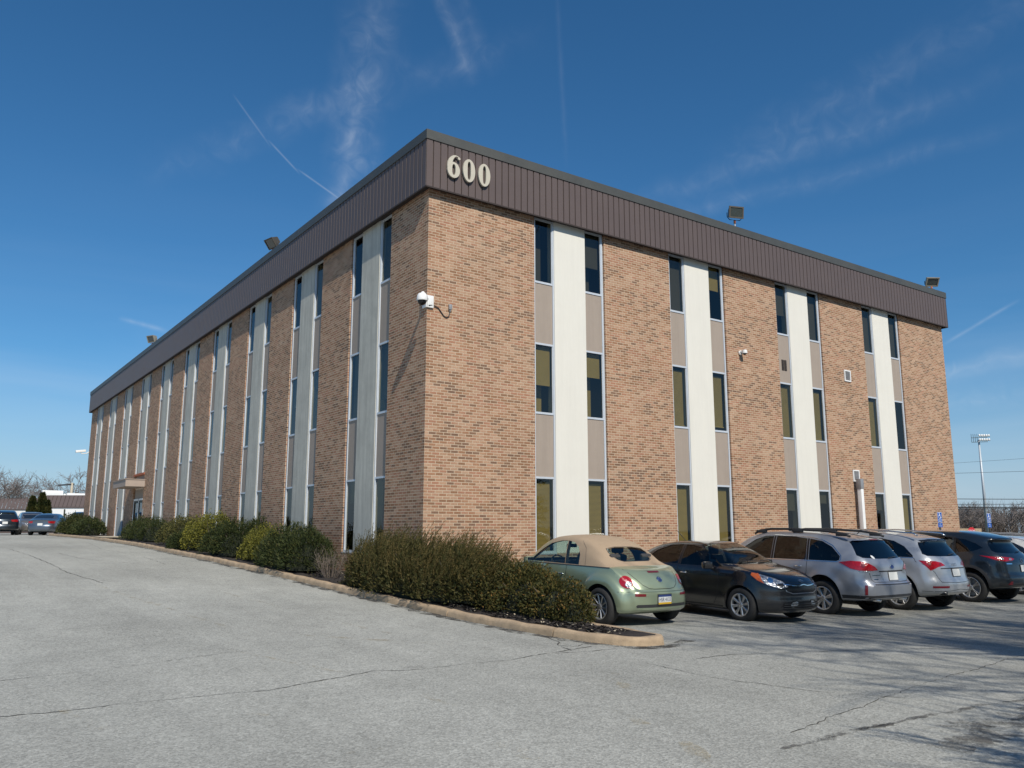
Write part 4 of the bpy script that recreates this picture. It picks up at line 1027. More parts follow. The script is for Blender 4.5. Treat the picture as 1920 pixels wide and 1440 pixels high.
# ------------------------------------------------------------------ car specifications (car frame: y forward, z up, metres)
def mirror_poly(p): return list(p)+[(-a, b) for a, b in reversed(p)]
BEETLE = dict(y0=-1.99, y1=2.05, wr=-1.26, wf=1.255, wz=.32, R=.32, arch=.385, wmax=.86, wx=.855, paint=P_GREEN, style=ST_BEETLE, ns=80,
  top=[(-1.99, .67), (-1.93, .745), (-1.83, .845), (-1.66, .945), (-1.45, 1.0), (-1.25, 1.115), (-1.0, 1.28), (-.7, 1.41), (-.35, 1.485), (0, 1.50), (.3, 1.475), (.6, 1.385), (.9, 1.20), (1.12, 1.045), (1.3, .985), (1.5, .93), (1.75, .81), (1.95, .66), (2.05, .56)],
  belt=[(-1.99, .60), (-1.7, .87), (-1.45, .978), (-1.2, .976), (.9, .95), (1.3, .90), (1.7, .76), (2.05, .5)],
  w=[(-1.99, .69), (-1.6, .765), (-1.0, .785), (0, .79), (1.0, .785), (1.6, .76), (2.05, .68)],
  wt=[(-2.05, .52), (-1.6, .64), (-1.4, .67), (-1.1, .62), (-.6, .585), (0, .57), (.6, .565), (1.0, .60), (1.4, .60), (2.05, .45)],
  bot=[(-2.05, .27), (-1.7, .21), (0, .19), (1.7, .2), (2.05, .25)], crown=.075, bw=.955, tumble=.10, endr=.22,
  rear=[(.2, .10), (.3, .025), (.45, 0), (.585, 0), (.64, .045), (.75, .03), (1.5, 0)], rear_reach=.6, rear_bow=.22, front=[(.2, .1), (.35, 0), (.6, 0), (.7, .04), (1.5, 0)], front_reach=.6, front_bow=.26,
  fender=(.075, .60, .11), softtop=(-1.45, .42), ykeys=[-1.45, .42], cabin=(-1.18, 1.0),
  side_glass=[[(.88, .985), (.76, 1.10), (.60, 1.225), (.38, 1.33), (.10, 1.385), (-.10, 1.395), (-.205, .985)], [(-.215, .985), (-.115, 1.395), (-.30, 1.37), (-.46, 1.29), (-.565, 1.16), (-.60, .985)]],
  windscreen=mirror_poly([(-.60, 1.01), (-.48, 1.36)]), ws_y=.25, rear_glass=mirror_poly([(-.30, 1.075), (-.38, 1.10), (-.44, 1.17), (-.45, 1.22), (-.41, 1.275), (-.2, 1.30)]), rg_y=-.65,
  glass='carglass_clear', seats=[(.0, 'front'), (-.72, 'rear')], dash=.62, dash_z=.97, mirror_z=1.27, mirror_y=.50, dm=(.90, .70, 1.0))
RIO = dict(y0=-2.18, y1=2.18, wr=-1.21, wf=1.36, wz=.315, R=.315, arch=.365, wmax=.86, wx=.85, paint=P_BLACK, style=ST_RIO, ns=80,
  top=[(-2.18, .98), (-1.95, 1.04), (-1.65, 1.10), (-1.3, 1.25), (-.9, 1.385), (-.4, 1.45), (0, 1.455), (.3, 1.42), (.7, 1.27), (1.08, 1.075), (1.2, 1.035), (1.6, .975), (1.9, .905), (2.08, .83), (2.18, .745)],
  belt=[(-2.18, .93), (-1.2, .985), (0, .95), (1.0, .93), (1.3, .93), (1.7, .87), (2.0, .79), (2.18, .66)],
  w=[(-2.18, .74), (-1.7, .82), (-1, .845), (0, .85), (1, .845), (1.6, .82), (2.0, .75), (2.18, .68)],
  wt=[(-2.18, .62), (-1.5, .62), (-.9, .59), (-.4, .575), (.3, .575), (.9, .62), (1.3, .70), (1.8, .62), (2.18, .5)],
  bot=[(-2.18, .26), (-1.6, .2), (0, .18), (1.6, .18), (2.18, .2)], crown=.05,
  rear=[(.2, .1), (.4, 0), (.6, 0), (.68, .04), (.9, .05), (1.1, .03)], rear_reach=.5, front=[(.18, .08), (.3, .01), (.42, 0), (.52, .015), (.60, .01), (.75, .03), (1., .05)], front_reach=.8, front_bow=.34, rear_bow=.25,
  fender=(.022, .47, .12), cabin=(-1.30, .98),
  side_glass=[[(.90, .985), (.62, 1.165), (.34, 1.31), (.05, 1.365), (-.17, 1.372), (-.17, .985)], [(-.245, .99), (-.245, 1.372), (-.6, 1.345), (-.92, 1.24), (-1.10, 1.11), (-1.08, 1.01)]],
  windscreen=mirror_poly([(-.76, 1.045), (-.55, 1.405)]), ws_y=.22, rear_glass=mirror_poly([(-.52, 1.13), (-.44, 1.33)]), rg_y=-.7,
  glass='carglass', glass_ws='carglass_clear', seats=[(.12, 'front'), (-.70, 'rear')], dash=.62, dash_z=.99, mirror_z=1.28, mirror_y=.46, dm=(.93, .66, 1.005))
OUTBACK = dict(y0=-2.39, y1=2.39, wr=-1.29, wf=1.45, wz=.345, R=.345, arch=.41, wmax=.91, wx=.90, paint=P_SILVER, style=ST_OUT, ns=84,
  top=[(-2.39, 1.475), (-2.1, 1.515), (-1.6, 1.56), (-.9, 1.595), (-.3, 1.60), (.2, 1.585), (.6, 1.50), (1.0, 1.29), (1.3, 1.11), (1.42, 1.06), (1.8, 1.0), (2.15, .9), (2.33, .78), (2.39, .65)],
  belt=[(-2.39, 1.03), (-1, 1.02), (.5, .985), (1.3, .95), (1.8, .88), (2.2, .76), (2.39, .6)],
  w=[(-2.39, .82), (-2.0, .875), (-1.2, .895), (0, .895), (1.2, .895), (1.8, .87), (2.2, .80), (2.39, .72)],
  wt=[(-2.39, .56), (-1.9, .62), (-1, .66), (0, .665), (.6, .655), (1.1, .69), (1.5, .78), (2.0, .72), (2.39, .55)],
  bot=[(-2.39, .32), (-2.0, .27), (0, .25), (1.8, .25), (2.39, .28)], crown=.05, bw=.95,
  rear=[(.25, .10), (.38, .0), (.60, .0), (.655, .07), (.80, .10), (.95, .11), (1.03, .14), (1.2, .29), (1.4, .43), (1.48, .47), (1.6, .5)], rear_reach=1.7, rear_bow=.20, front=[(.25, .1), (.4, 0), (.6, 0), (.8, .05), (1., .05)], front_reach=.8, front_bow=.26,
  fender=(.03, .53, .15), cabin=(-1.98, 1.25),
  side_glass=[[(1.10, 1.005), (.80, 1.19), (.48, 1.39), (.2, 1.48), (-.02, 1.49), (-.02, 1.01)], [(-.09, 1.015), (-.09, 1.492), (-.5, 1.488), (-.86, 1.462), (-.90, 1.025)], [(-.965, 1.028), (-.925, 1.458), (-1.2, 1.42), (-1.45, 1.31), (-1.66, 1.13), (-1.66, 1.06), (-1.60, 1.035)]],
  windscreen=mirror_poly([(-.72, 1.10), (-.57, 1.50)]), ws_y=.6, rear_glass=mirror_poly([(-.30, 1.10), (-.66, 1.12), (-.70, 1.16), (-.59, 1.42), (-.54, 1.445), (-.2, 1.455)]), rg_y=-1.25,
  glass='carglass', glass_rear='carglass_dark', seats=[(.25, 'front'), (-.65, 'rear')], dash=.85, dash_z=1.0, mirror_z=1.38, mirror_y=.72, dm=(.98, .88, 1.06))
Q5 = dict(y0=-2.31, y1=2.31, wr=-1.41, wf=1.40, wz=.36, R=.36, arch=.425, wmax=.93, wx=.92, paint=P_SILVER2, style=ST_Q5, ns=84,
  top=[(-2.31, 1.50), (-2.1, 1.545), (-1.6, 1.60), (-.9, 1.64), (-.3, 1.65), (.2, 1.62), (.6, 1.52), (1.0, 1.32), (1.28, 1.15), (1.4, 1.11), (1.8, 1.04), (2.1, .93), (2.25, .8), (2.31, .68)],
  belt=[(-2.31, 1.09), (-1, 1.085), (.5, 1.04), (1.3, 1.0), (1.8, .92), (2.1, .8), (2.31, .62)],
  w=[(-2.31, .82), (-1.95, .89), (-1.2, .915), (0, .92), (1.2, .915), (1.8, .89), (2.1, .82), (2.31, .74)],
  wt=[(-2.31, .58), (-1.8, .64), (-1, .67), (0, .68), (.6, .67), (1.1, .70), (1.5, .8), (2.0, .72), (2.31, .58)],
  bot=[(-2.31, .33), (-1.9, .25), (0, .22), (1.8, .24), (2.31, .28)], crown=.055, bw=.945,
  rear=[(.25, .12), (.42, .0), (.60, .0), (.66, .04), (.90, .09), (1.05, .14), (1.2, .26), (1.42, .43), (1.5, .44), (1.65, .5)], rear_reach=1.6, rear_bow=.24, front=[(.25, .1), (.4, 0), (.6, 0), (.8, .05), (1., .05)], front_reach=.8, front_bow=.28,
  fender=(.03, .55, .15), cabin=(-1.88, 1.2),
  side_glass=[[(1.08, 1.06), (.78, 1.26), (.46, 1.44), (.2, 1.52), (-.04, 1.53), (-.04, 1.08)], [(-.11, 1.085), (-.11, 1.53), (-.55, 1.525), (-.92, 1.50), (-.95, 1.10)], [(-1.01, 1.105), (-.985, 1.495), (-1.25, 1.455), (-1.5, 1.34), (-1.72, 1.15), (-1.73, 1.11)]],
  windscreen=mirror_poly([(-.72, 1.15), (-.58, 1.54)]), ws_y=.55, rear_glass=mirror_poly([(-.3, 1.14), (-.66, 1.15), (-.70, 1.19), (-.58, 1.44), (-.2, 1.465)]), rg_y=-1.2,
  glass='carglass_dark', seats=[(.25, 'front'), (-.65, 'rear')], dash=.82, dash_z=1.05, mirror_z=1.42, mirror_y=.7, dm=(1.0, .85, 1.11))
CX5 = dict(y0=-2.27, y1=2.27, wr=-1.34, wf=1.36, wz=.365, R=.365, arch=.425, wmax=.92, wx=.91, paint=P_DGREY, style=ST_CX, ns=84,
  top=[(-2.27, 1.50), (-2.05, 1.56), (-1.6, 1.62), (-.9, 1.665), (-.3, 1.67), (.2, 1.63), (.55, 1.52), (.95, 1.30), (1.2, 1.15), (1.32, 1.11), (1.8, 1.05), (2.1, .95), (2.22, .82), (2.27, .7)],
  belt=[(-2.27, 1.12), (-1, 1.10), (.5, 1.04), (1.3, 1.0), (1.8, .93), (2.1, .8), (2.27, .62)],
  w=[(-2.27, .81), (-1.95, .875), (-1.2, .90), (0, .905), (1.2, .90), (1.8, .87), (2.1, .8), (2.27, .72)],
  wt=[(-2.27, .57), (-1.8, .63), (-1, .66), (0, .67), (.6, .66), (1.1, .69), (1.5, .8), (2.0, .72), (2.27, .58)],
  bot=[(-2.27, .36), (-1.9, .28), (0, .23), (1.8, .25), (2.27, .28)], crown=.06, bw=.94,
  rear=[(.25, .14), (.42, .0), (.60, .0), (.66, .04), (.90, .08), (1.05, .13), (1.2, .28), (1.42, .46), (1.5, .40), (1.66, .44)], rear_reach=1.6, rear_bow=.26, front=[(.25, .1), (.4, 0), (.6, 0), (.8, .05), (1., .05)], front_reach=.8, front_bow=.28,
  fender=(.03, .55, .15), cabin=(-1.85, 1.15),
  side_glass=[[(1.0, 1.06), (.72, 1.26), (.42, 1.44), (.15, 1.53), (-.06, 1.54), (-.06, 1.09)], [(-.13, 1.095), (-.13, 1.54), (-.55, 1.53), (-.88, 1.50), (-.93, 1.12)], [(-.99, 1.135), (-.95, 1.495), (-1.2, 1.46), (-1.45, 1.37), (-1.62, 1.27), (-1.40, 1.18)]],
  windscreen=mirror_poly([(-.72, 1.15), (-.58, 1.56)]), ws_y=.5, rear_glass=mirror_poly([(-.3, 1.15), (-.66, 1.17), (-.69, 1.21), (-.57, 1.43), (-.2, 1.45)]), rg_y=-1.2,
  glass='carglass_dark', seats=[(.2, 'front'), (-.65, 'rear')], dash=.80, dash_z=1.05, mirror_z=1.42, mirror_y=.65, dm=(1.0, .82, 1.12))
def ell2(cx, cy, a, b, rot=0, n=24, p=2.0):
    c, s_ = math.cos(rot), math.sin(rot); return [(cx+x*c-y*s_, cy+x*s_+y*c) for x, y in ell(0, 0, a, b, n, p=p)]
def side(pts): return [(-a, b) for a, b in pts]
def arc(cy, cz, r, a0, a1, n=14): return [(cy+r*math.cos(math.radians(a0+(a1-a0)*i/(n-1))), cz+r*math.sin(math.radians(a0+(a1-a0)*i/(n-1)))) for i in range(n)]
def arch_trim(sk, sp, mat, r1=.05):
    for yw in (sp['wr'], sp['wf']):
        a = arc(yw, sp['wz'], sp['arch']+.002, -8, 188, 22); b = arc(yw, sp['wz'], sp['arch']+r1, 188, -8, 22)
        sk.patch('arch_trim', side(a+b), 'side', mat, off=.004, step=.05)
def door_lines(sk, doors):
    for d in doors: sk.line('door_seam', side(d), 'side', MT['black'], w=.009, off=.002)
def rocker(sk, sp, z0, z1, mat):
    ya, yb = sp['wr']+sp['arch']+.05, sp['wf']-sp['arch']-.05
    sk.patch('lower_cladding', side([(ya, z0), (yb, z0), (yb, z1), (ya, z1)]), 'side', mat, off=.004, step=.08)
def wiper(sk, root, x0, z0, x1, z1, view='rear'):
    out, right = sk.frame(view); pts = []
    for t in np.linspace(0, 1, 8):
        h, n_ = sk.hit(right*(x0+(x1-x0)*t)+Vector((0, 0, z0+(z1-z0)*t)), out); pts.append(h+n_*.018)
    mb = MB(); mb.tube(pts, .009, 6, True, .005); mb.build('wiper', MT['trim'], root, True)
def badge_ring(sk, root, x, z, r, mat, view='rear', rx=1.0, extra=None, name='emblem', disc=None):
    out, right = sk.frame(view); h, n_ = sk.hit(right*x+Vector((0, 0, z)), out); up = Vector((0, 0, 1)); up = (up-n_*up.dot(n_)).normalized(); rt_ = up.cross(n_).normalized()
    M_ = Matrix((rt_, up, n_)).transposed().to_4x4(); M_.translation = h+n_*.004; mb = MB()
    if disc:
        mb.mat(1); q = [M_ @ Vector((math.cos(a)*r*.92*rx, math.sin(a)*r*.92, .001)) for a in np.linspace(0, 2*PI, 24, endpoint=False)]; mb.add(q, [tuple(range(24))])
    mb.mat(0); mb.tube([M_ @ Vector((math.cos(a)*r*rx, math.sin(a)*r, .003)) for a in np.linspace(0, 2*PI, 29)], r*.11, 6, False)
    for seg in (extra or []): mb.tube([M_ @ Vector((a*r*rx, b*r, .004)) for a, b in seg], r*.09, 6)
    mb.build(name, [mat, disc or mat], root, True); return M_
def lamp_reflectors(sk, root, pts, view, r, mat, off=.006, parent=None):
    for x, z in pts: sk.patch('lamp_bulb', ell2(x, z, r, r), view, mat, off=off, step=.03, parent=parent)
# ---- green two-door with a beige canvas top
def beetle():
    r, sk, body = make_car('parked_convertible', BEETLE, 'pale green rounded two-door convertible with closed beige canvas top and round red rear lamps', 'car', 'cars parked in front of the brick facade')
    sk.patch('tail_lamp', ell2(.40, .755, .118, .098, math.radians(-20)), 33, MT['redlens'], off=.006, step=.04)
    sk.patch('tail_lamp_surround', ell2(.40, .755, .126, .106, math.radians(-20)), 33, P_GREEN, off=.003, step=.04)
    sk.patch('reversing_lamp', ell2(.435, .718, .055, .048), 33, MT['clearlens'], off=.010, step=.03)
    sk.patch('brake_lamp', [(-.13, .897), (.13, .897), (.13, .922), (-.13, .922)], 'rear', MT['redref'], off=.006, step=.05, mirror=False)
    sk.patch('rear_reflector', [(.26, .53), (.46, .53), (.46, .567), (.26, .575)], 25, MT['redref'], off=.006, step=.05)
    sk.line('boot_seam', [(-.56, .955), (-.50, .84), (-.40, .71), (-.30, .655), (-.18, .64), (.18, .64), (.30, .655), (.40, .71), (.50, .84), (.56, .955)], 'rear', MT['black'], w=.009, off=.002, mirror=False)
    sk.line('bumper_seam', [(-.80, .595), (-.5, .60), (0, .60), (.5, .60), (.80, .595)], 'rear', MT['black'], w=.006, off=.002, mirror=False)
    sk.patch('bumper_grille', [(-.56, .345), (.56, .345), (.58, .37), (.56, .395), (-.56, .395), (-.58, .37)], 'rear', MT['trim'], off=.005, step=.08, mirror=False)
    badge_ring(sk, r, 0, .79, .052, MT['chrome'], disc=MT['plateblue'], extra=[[(-.45, .78), (-.12, .12), (.12, .12), (.45, .78)], [(-.78, .3), (-.4, -.7), (0, .0), (.4, -.7), (.78, .3)]])
    plate(r, sk, .47, 0, 'HSR 4133')
    sk.line('door_seam', side([(.86, .96), (.90, .75), (.88, .5), (.80, .32), (.55, .27), (-.1, .27), (-.25, .33), (-.27, .6), (-.27, .96)]), 'side', MT['black'], w=.009, off=.002)
    sk.line('fender_seam', side([(.95, .96), (1.05, .90), (1.3, .86)]), 'side', MT['black'], w=.007, off=.002)
    sk.line('top_joint', side([(.86, .963), (0, .966), (-1.0, .972), (-1.42, .975)]), 'side', MT['trim'], w=.016, off=.004)
    sk.line('top_bow_seam', side([(-.78, .98), (-.74, 1.12), (-.66, 1.28), (-.5, 1.40)]), 'side', MT['trim'], w=.006, off=.002)
    sk.line('rear_window_rim', mirror_poly([(-.30, 1.070), (-.39, 1.095), (-.45, 1.165), (-.46, 1.22), (-.42, 1.28), (-.2, 1.306)]), 'rear', MT['trim'], w=.012, off=.003, mirror=False, closed=True)
    handle(sk, r, -.12, .80, MT['chrome']); sk.patch('head_lamp', ell2(-.45, .66, .10, .12), 147, MT['clearlens'], off=.005, step=.05)
    sk.patch('side_marker', [(-1.62, .47), (-1.52, .47), (-1.52, .495), (-1.62, .495)], 'side', MT['orange'], off=.004)
    return r
car = beetle(); place(car, 1.17, -4.34)
def rio():
    r, sk, body = make_car('parked_hatchback', RIO, 'glossy black small car backed into its bay, nose with chrome-rimmed grille towards the camera', 'car', 'cars parked in front of the brick facade')
    H = [(-.90, .675), (-.82, .765), (-.66, .835), (-.48, .885), (-.30, .915), (-.27, .875), (-.36, .79), (-.52, .705), (-.72, .645)]
    sk.patch('head_lamp', H, 145, MT['clearlens'], off=.004, step=.04); sk.line('head_lamp_rim', H, 145, MT['blackgloss'], w=.012, off=.006, closed=True)
    sk.patch('turn_signal', [(-.42, .90), (-.30, .915), (-.27, .875), (-.36, .79), (-.47, .73), (-.43, .80)], 145, MT['orange'], off=.007, step=.04)
    sk.patch('lamp_projector', ell2(-.58, .79, .05, .045), 145, MT['chrome'], off=.010, step=.03); sk.patch('lamp_bowl', [(-.82, .70), (-.70, .675), (-.66, .72), (-.80, .745)], 145, MT['blackgloss'], off=.008, step=.03)
    G = mirror_poly([(-.02, .565), (-.30, .56), (-.43, .60), (-.47, .66), (-.45, .725), (-.24, .70), (-.12, .695), (-.02, .715)])
    sk.patch('grille', G, 'front', MT['blackgloss'], off=.003, step=.05, mirror=False); sk.line('grille_rim', G, 'front', MT['chrome'], w=.016, off=.008, mirror=False, closed=True)
    sk.patch('air_intake', mirror_poly([(-.02, .26), (-.48, .27), (-.56, .32), (-.50, .40), (-.02, .42)]), 'front', MT['blackgloss'], off=.003, step=.06, mirror=False)
    for z in (.30, .34, .38): sk.line('intake_slat', [(-.5, z), (0, z-.005), (.5, z)], 'front', MT['trim'], w=.016, off=.012, mirror=False)
    sk.patch('fog_lamp', ell2(-.84, .37, .085, .042, math.radians(-15), p=2.6), 150, MT['clearlens'], off=.006, step=.03); sk.line('fog_lamp_rim', ell2(-.84, .37, .10, .055, math.radians(-15), p=2.6), 150, MT['blackgloss'], w=.016, off=.005, closed=True)
    M_ = badge_ring(sk, r, 0, .775, .030, MT['chrome'], 'front', rx=1.9); text_mesh('emblem_text', 'KIA', .036, MT['chrome'], r, M_ @ Matrix.Translation((0, 0, .004)), .001)
    sk.line('bonnet_seam', [(-.72, .80), (-.40, .765), (0, .745), (.40, .765), (.72, .80)], 'front', MT['black'], w=.007, off=.002, mirror=False)
    door_lines(sk, [[(.80, .95), (.86, .75), (.80, .42), (.70, .27), (-.15, .26), (-.22, .4), (-.22, .97)], [(-.24, .26), (-.80, .27), (-.98, .62), (-1.02, .8), (-1.10, .98)]])
    handle(sk, r, -.05, .83, MT['chrome']); handle(sk, r, -.88, .86, MT['chrome'])
    wiper(sk, r, -.45, 1.075, .1, 1.09, 'front'); wiper(sk, r, .1, 1.075, .55, 1.09, 'front')
    for yy in ((.36, 1.0),): pass
    sk.patch('pillar_cover', side([(-.185, .99), (-.23, .99), (-.23, 1.372), (-.185, 1.372)]), 'side', MT['blackgloss'], off=.003)
    sk.patch('tail_lamp', ell2(.92, .86, .12, .10, p=3), 40, MT['redlens'], off=.005, step=.05)
    mb = MB(); mb.tube([(0, -.75, 1.43), (0, -.98, 1.62)], .006, 6); mb.build('aerial', MT['trim'], r)
    sk.line('sill_strip', side([(.92, .25), (0, .245), (-.78, .25)]), 'side', MT['trim'], w=.03, off=.004)
    return r
car = rio(); place(car, 4.22, -4.75, PI)
def outback():
    r, sk, body = make_car('parked_estate_car', OUTBACK, 'steel silver estate car with black roof rails and wide red wraparound rear lamps', 'car', 'cars parked in front of the brick facade')
    TL = [(.42, 1.02), (.60, 1.055), (.76, 1.05), (.92, 1.01), (1.04, .95), (1.10, .885), (.98, .875), (.72, .875), (.58, .91)]
    sk.patch('tail_lamp', TL, 40, MT['redlens'], off=.008, step=.05); sk.patch('reversing_lamp', [(.70, .85), (.94, .85), (.96, .872), (.71, .873)], 40, MT['clearlens'], off=.008, step=.04)
    sk.patch('lamp_bulb', ell2(.80, .97, .035, .035), 40, MT['redref'], off=.012, step=.02)
    sk.patch('rear_reflector', [(.79, .42), (.84, .42), (.84, .60), (.79, .60)], 40, MT['redref'], off=.012, step=.04)
    sk.line('tailgate_seam', [(-.70, 1.03), (-.66, .85), (-.63, .70), (-.58, .66), (0, .655), (.58, .66), (.63, .70), (.66, .85), (.70, 1.03)], 'rear', MT['black'], w=.010, off=.002, mirror=False)
    sk.patch('plate_recess', [(-.33, .69), (.33, .69), (.40, .86), (-.40, .86)], 'rear', P_SILVER, off=.002, step=.08, mirror=False); sk.line('recess_edge', [(-.42, .862), (.42, .862)], 'rear', MT['black'], w=.022, off=.004, mirror=False)
    sk.line('bumper_step', [(-.62, .612), (0, .612), (.62, .612)], 'rear', MT['trim'], w=.03, off=.004, mirror=False)
    sk.patch('lower_cladding', [(-.80, .335), (.80, .335), (.84, .40), (.5, .415), (0, .42), (-.5, .415), (-.84, .40)], 'rear', MT['trim'], off=.005, step=.08, mirror=False)
    sk.patch('lower_cladding', side([(-1.72, .33), (-2.15, .34), (-2.18, .40), (-1.72, .395)]), 'side', MT['trim'], off=.005, step=.06)
    rocker(sk, OUTBACK, .27, .37, MT['trim'])
    plate(r, sk, .765, 0, None, small=True); badge_ring(sk, r, 0, .945, .038, MT['chrome'], rx=1.6, disc=MT['plateblue'])
    text_x = sk.frame('rear')
    for x_, w_, z_ in ((-.50, .20, .78), (-.52, .10, .70)):
        sk.patch('badge', [(x_-w_/2, z_), (x_+w_/2, z_), (x_+w_/2, z_+.018), (x_-w_/2, z_+.018)], 'rear', MT['chrome'], off=.005, mirror=False)
    door_lines(sk, [[(.98, .98), (1.02, .70), (.95, .40), (.88, .30), (0, .29), (-.06, .4), (-.055, 1.0)], [(-.10, .29), (-.72, .30), (-.90, .62), (-.93, .8), (-.93, 1.01)]])
    handle(sk, r, .12, .87, MT['chrome']); handle(sk, r, -.73, .89, MT['chrome'])
    sk.line('window_rim', side([(1.12, .995), (0, 1.0), (-1.0, 1.015), (-1.62, 1.025), (-1.69, 1.06), (-1.68, 1.14), (-1.46, 1.335), (-1.2, 1.445), (-.9, 1.485), (0, 1.51)]), 'side', MT['chrome'], w=.014, off=.005)
    for z in (): pass
    sk.patch('pillar_cover', side([(-.03, 1.01), (-.08, 1.01), (-.08, 1.49), (-.03, 1.49)]), 'side', MT['blackgloss'], off=.003); sk.patch('pillar_cover', side([(-.91, 1.025), (-.955, 1.025), (-.918, 1.46), (-.87, 1.46)]), 'side', MT['blackgloss'], off=.003)
    for sd in (-1, 1):
        mb = MB(); x = sd*.60; mb.tube([(x, -1.78, 1.525), (x, -1.62, 1.580), (x, -1.2, 1.622), (x, -.5, 1.642), (x, .1, 1.632), (x, .42, 1.59), (x, .56, 1.52)], .024, 8)
        for yy, zz in ((-1.60, 1.555), (-.55, 1.605), (.38, 1.565)): mb.box(x-.028, x+.028, yy-.13, yy+.13, zz-.03, zz+.035, bev=.012)
        mb.build('roof_rail', MT['trim'], r, True)
    wiper(sk, r, .02, 1.10, .38, 1.13); sk.patch('high_brake_lamp', [(-.15, 1.455), (.15, 1.455), (.15, 1.472), (-.15, 1.472)], 'rear', MT['redref'], off=.006, mirror=False)
    sk.patch('sticker', ell2(-.42, 1.13, .035, .035), 'rear', MT['white'], off=.004, mirror=False, step=.04)
    mb = MB(); mb.tube([(0, -1.55, 1.56), (0, -1.66, 1.66)], .008, 6); mb.build('aerial', MT['trim'], r)
    for sd in (-1, 1): mb = MB(); mb.tube([(sd*.45, -2.28, .31), (sd*.45, -2.0, .31)], .035, 12, True); mb.build('exhaust_tip', MT['chrome'], r, True)
    return r
car = outback(); lift(car, .06, 1.05); place(car, 7.38, -4.42)
def suv_parts(r, sk, sp, audi):
    if audi:
        TL = [(.22, 1.05), (.56, 1.04), (.70, 1.01), (.80, .95), (.60, .92), (.40, .84)]
        sk.patch('tail_lamp', TL, 30, MT['redlens'], off=.006, step=.05)
        for p in ((.40, .98), (.66, .97)): sk.patch('lamp_bulb', ell2(*p, .03, .03), 30, MT['redref'], off=.010, step=.02)
        sk.patch('rear_reflector', [(.40, .475), (.80, .475), (.81, .515), (.40, .515)], 30, MT['redref'], off=.006, step=.05)
        sk.line('tailgate_seam', [(-.80, 1.2), (-.84, 1.02), (-.66, .80), (-.58, .60), (0, .585), (.58, .60), (.66, .80), (.84, 1.02), (.80, 1.2)], 'rear', MT['black'], w=.010, off=.002, mirror=False)
        sk.line('recess_edge', [(-.50, .885), (0, .89), (.50, .885)], 'rear', MT['black'], w=.020, off=.004, mirror=False)
        M_ = None
        for i in range(4): badge_ring(sk, r, -.066+.044*i, .96, .028, MT['chrome'])
        plate(r, sk, .795, 0, None, small=True)
        sk.line('bumper_crease', [(-.85, .40), (-.4, .41), (0, .44), (.4, .41), (.85, .40)], 'rear', MT['black'], w=.008, off=.002, mirror=False)
        arch_trim(sk, sp, MT['grey'], .03)
        mb = MB(); mb.tube([(-.50, -2.27, .36), (-.50, -2.0, .36)], .045, 14); mb.build('exhaust_tip', MT['blackgloss'], r, True)
        sk.line('window_rim', side([(1.10, 1.045), (0, 1.065), (-1.0, 1.09), (-1.75, 1.10)]), 'side', MT['chrome'], w=.012, off=.004)
        for sd in (-1, 1): mb = MB(); x = sd*.61; mb.tube([(x, -1.75, 1.58), (x, -1.65, 1.635), (x, -.6, 1.69), (x, .2, 1.665), (x, .42, 1.59)], .017, 8); mb.build('roof_rail', MT['chrome' if True else 'trim'], r, True)
    else:
        TL = [(.18, 1.09), (.44, 1.07), (.66, 1.07), (.86, 1.05), (.95, 1.02), (.86, .985), (.66, .965), (.44, .99)]
        sk.patch('tail_lamp', TL, 34, MT['redlens'], off=.006, step=.05)
        for p in ((.58, 1.02), (.80, 1.015)): sk.patch('reversing_lamp', ell2(*p, .04, .026), 34, MT['clearlens'], off=.010, step=.02)
        sk.patch('rear_reflector', [(.62, .42), (.74, .42), (.76, .50), (.70, .50)], 34, MT['redref'], off=.012, step=.05)
        sk.line('tailgate_seam', [(-.78, 1.2), (-.76, 1.0), (-.68, .80), (-.60, .63), (0, .62), (.60, .63), (.68, .80), (.76, 1.0), (.78, 1.2)], 'rear', MT['black'], w=.010, off=.002, mirror=False)
        badge_ring(sk, r, 0, .98, .05, MT['chrome'], rx=1.2, extra=[[(-.9, .3), (-.3, .1), (0, -.4), (.3, .1), (.9, .3)]]); plate(r, sk, .80, 0, None, small=True)
        arch_trim(sk, sp, MT['trim'], .07); rocker(sk, sp, .25, .40, MT['trim'])
        sk.patch('lower_cladding', [(-.78, .37), (.78, .37), (.80, .46), (0, .48), (-.80, .46)], 'rear', MT['trim'], off=.005, step=.08, mirror=False)
        sk.patch('badge', [(-.60, .90), (-.44, .90), (-.44, .925), (-.60, .925)], 'rear', MT['chrome'], off=.004, mirror=False)
    b = sp['y0']
    mb = MB(); yq = sp['y0']+.40; zq = 1.50; pr = [(-.56, yq+.10, zq+.012), (-.50, yq-.03, zq+.01), (0, yq-.085, zq+.02), (.50, yq-.03, zq+.01), (.56, yq+.10, zq+.012)]
    sk.patch('spoiler', mirror_poly([(-.3, 1.462), (-.53, 1.445), (-.545, 1.475), (-.3, 1.50)]), 'rear', MT['blackgloss'], off=.012, step=.05, mirror=False)
    door_lines(sk, [[(.98, 1.03), (1.02, .70), (.92, .40), (.86, .30), (0, .29), (-.07, .4), (-.075, 1.07)], [(-.11, .29), (-.80, .30), (-.97, .72), (-.98, .9), (-.98, 1.10)]])
    handle(sk, r, .10, .93, sp['paint']); handle(sk, r, -.78, .96, sp['paint'])
    wiper(sk, r, .02, 1.165, .36, 1.19)
    for ya, yb in ((-.045, -.105), (-.955, -1.005)): sk.patch('pillar_cover', side([(ya, 1.09), (yb, 1.09), (yb+(.02 if ya < -.5 else 0), 1.50), (ya+(.03 if ya < -.5 else 0), 1.50)]), 'side', MT['blackgloss'], off=.003)
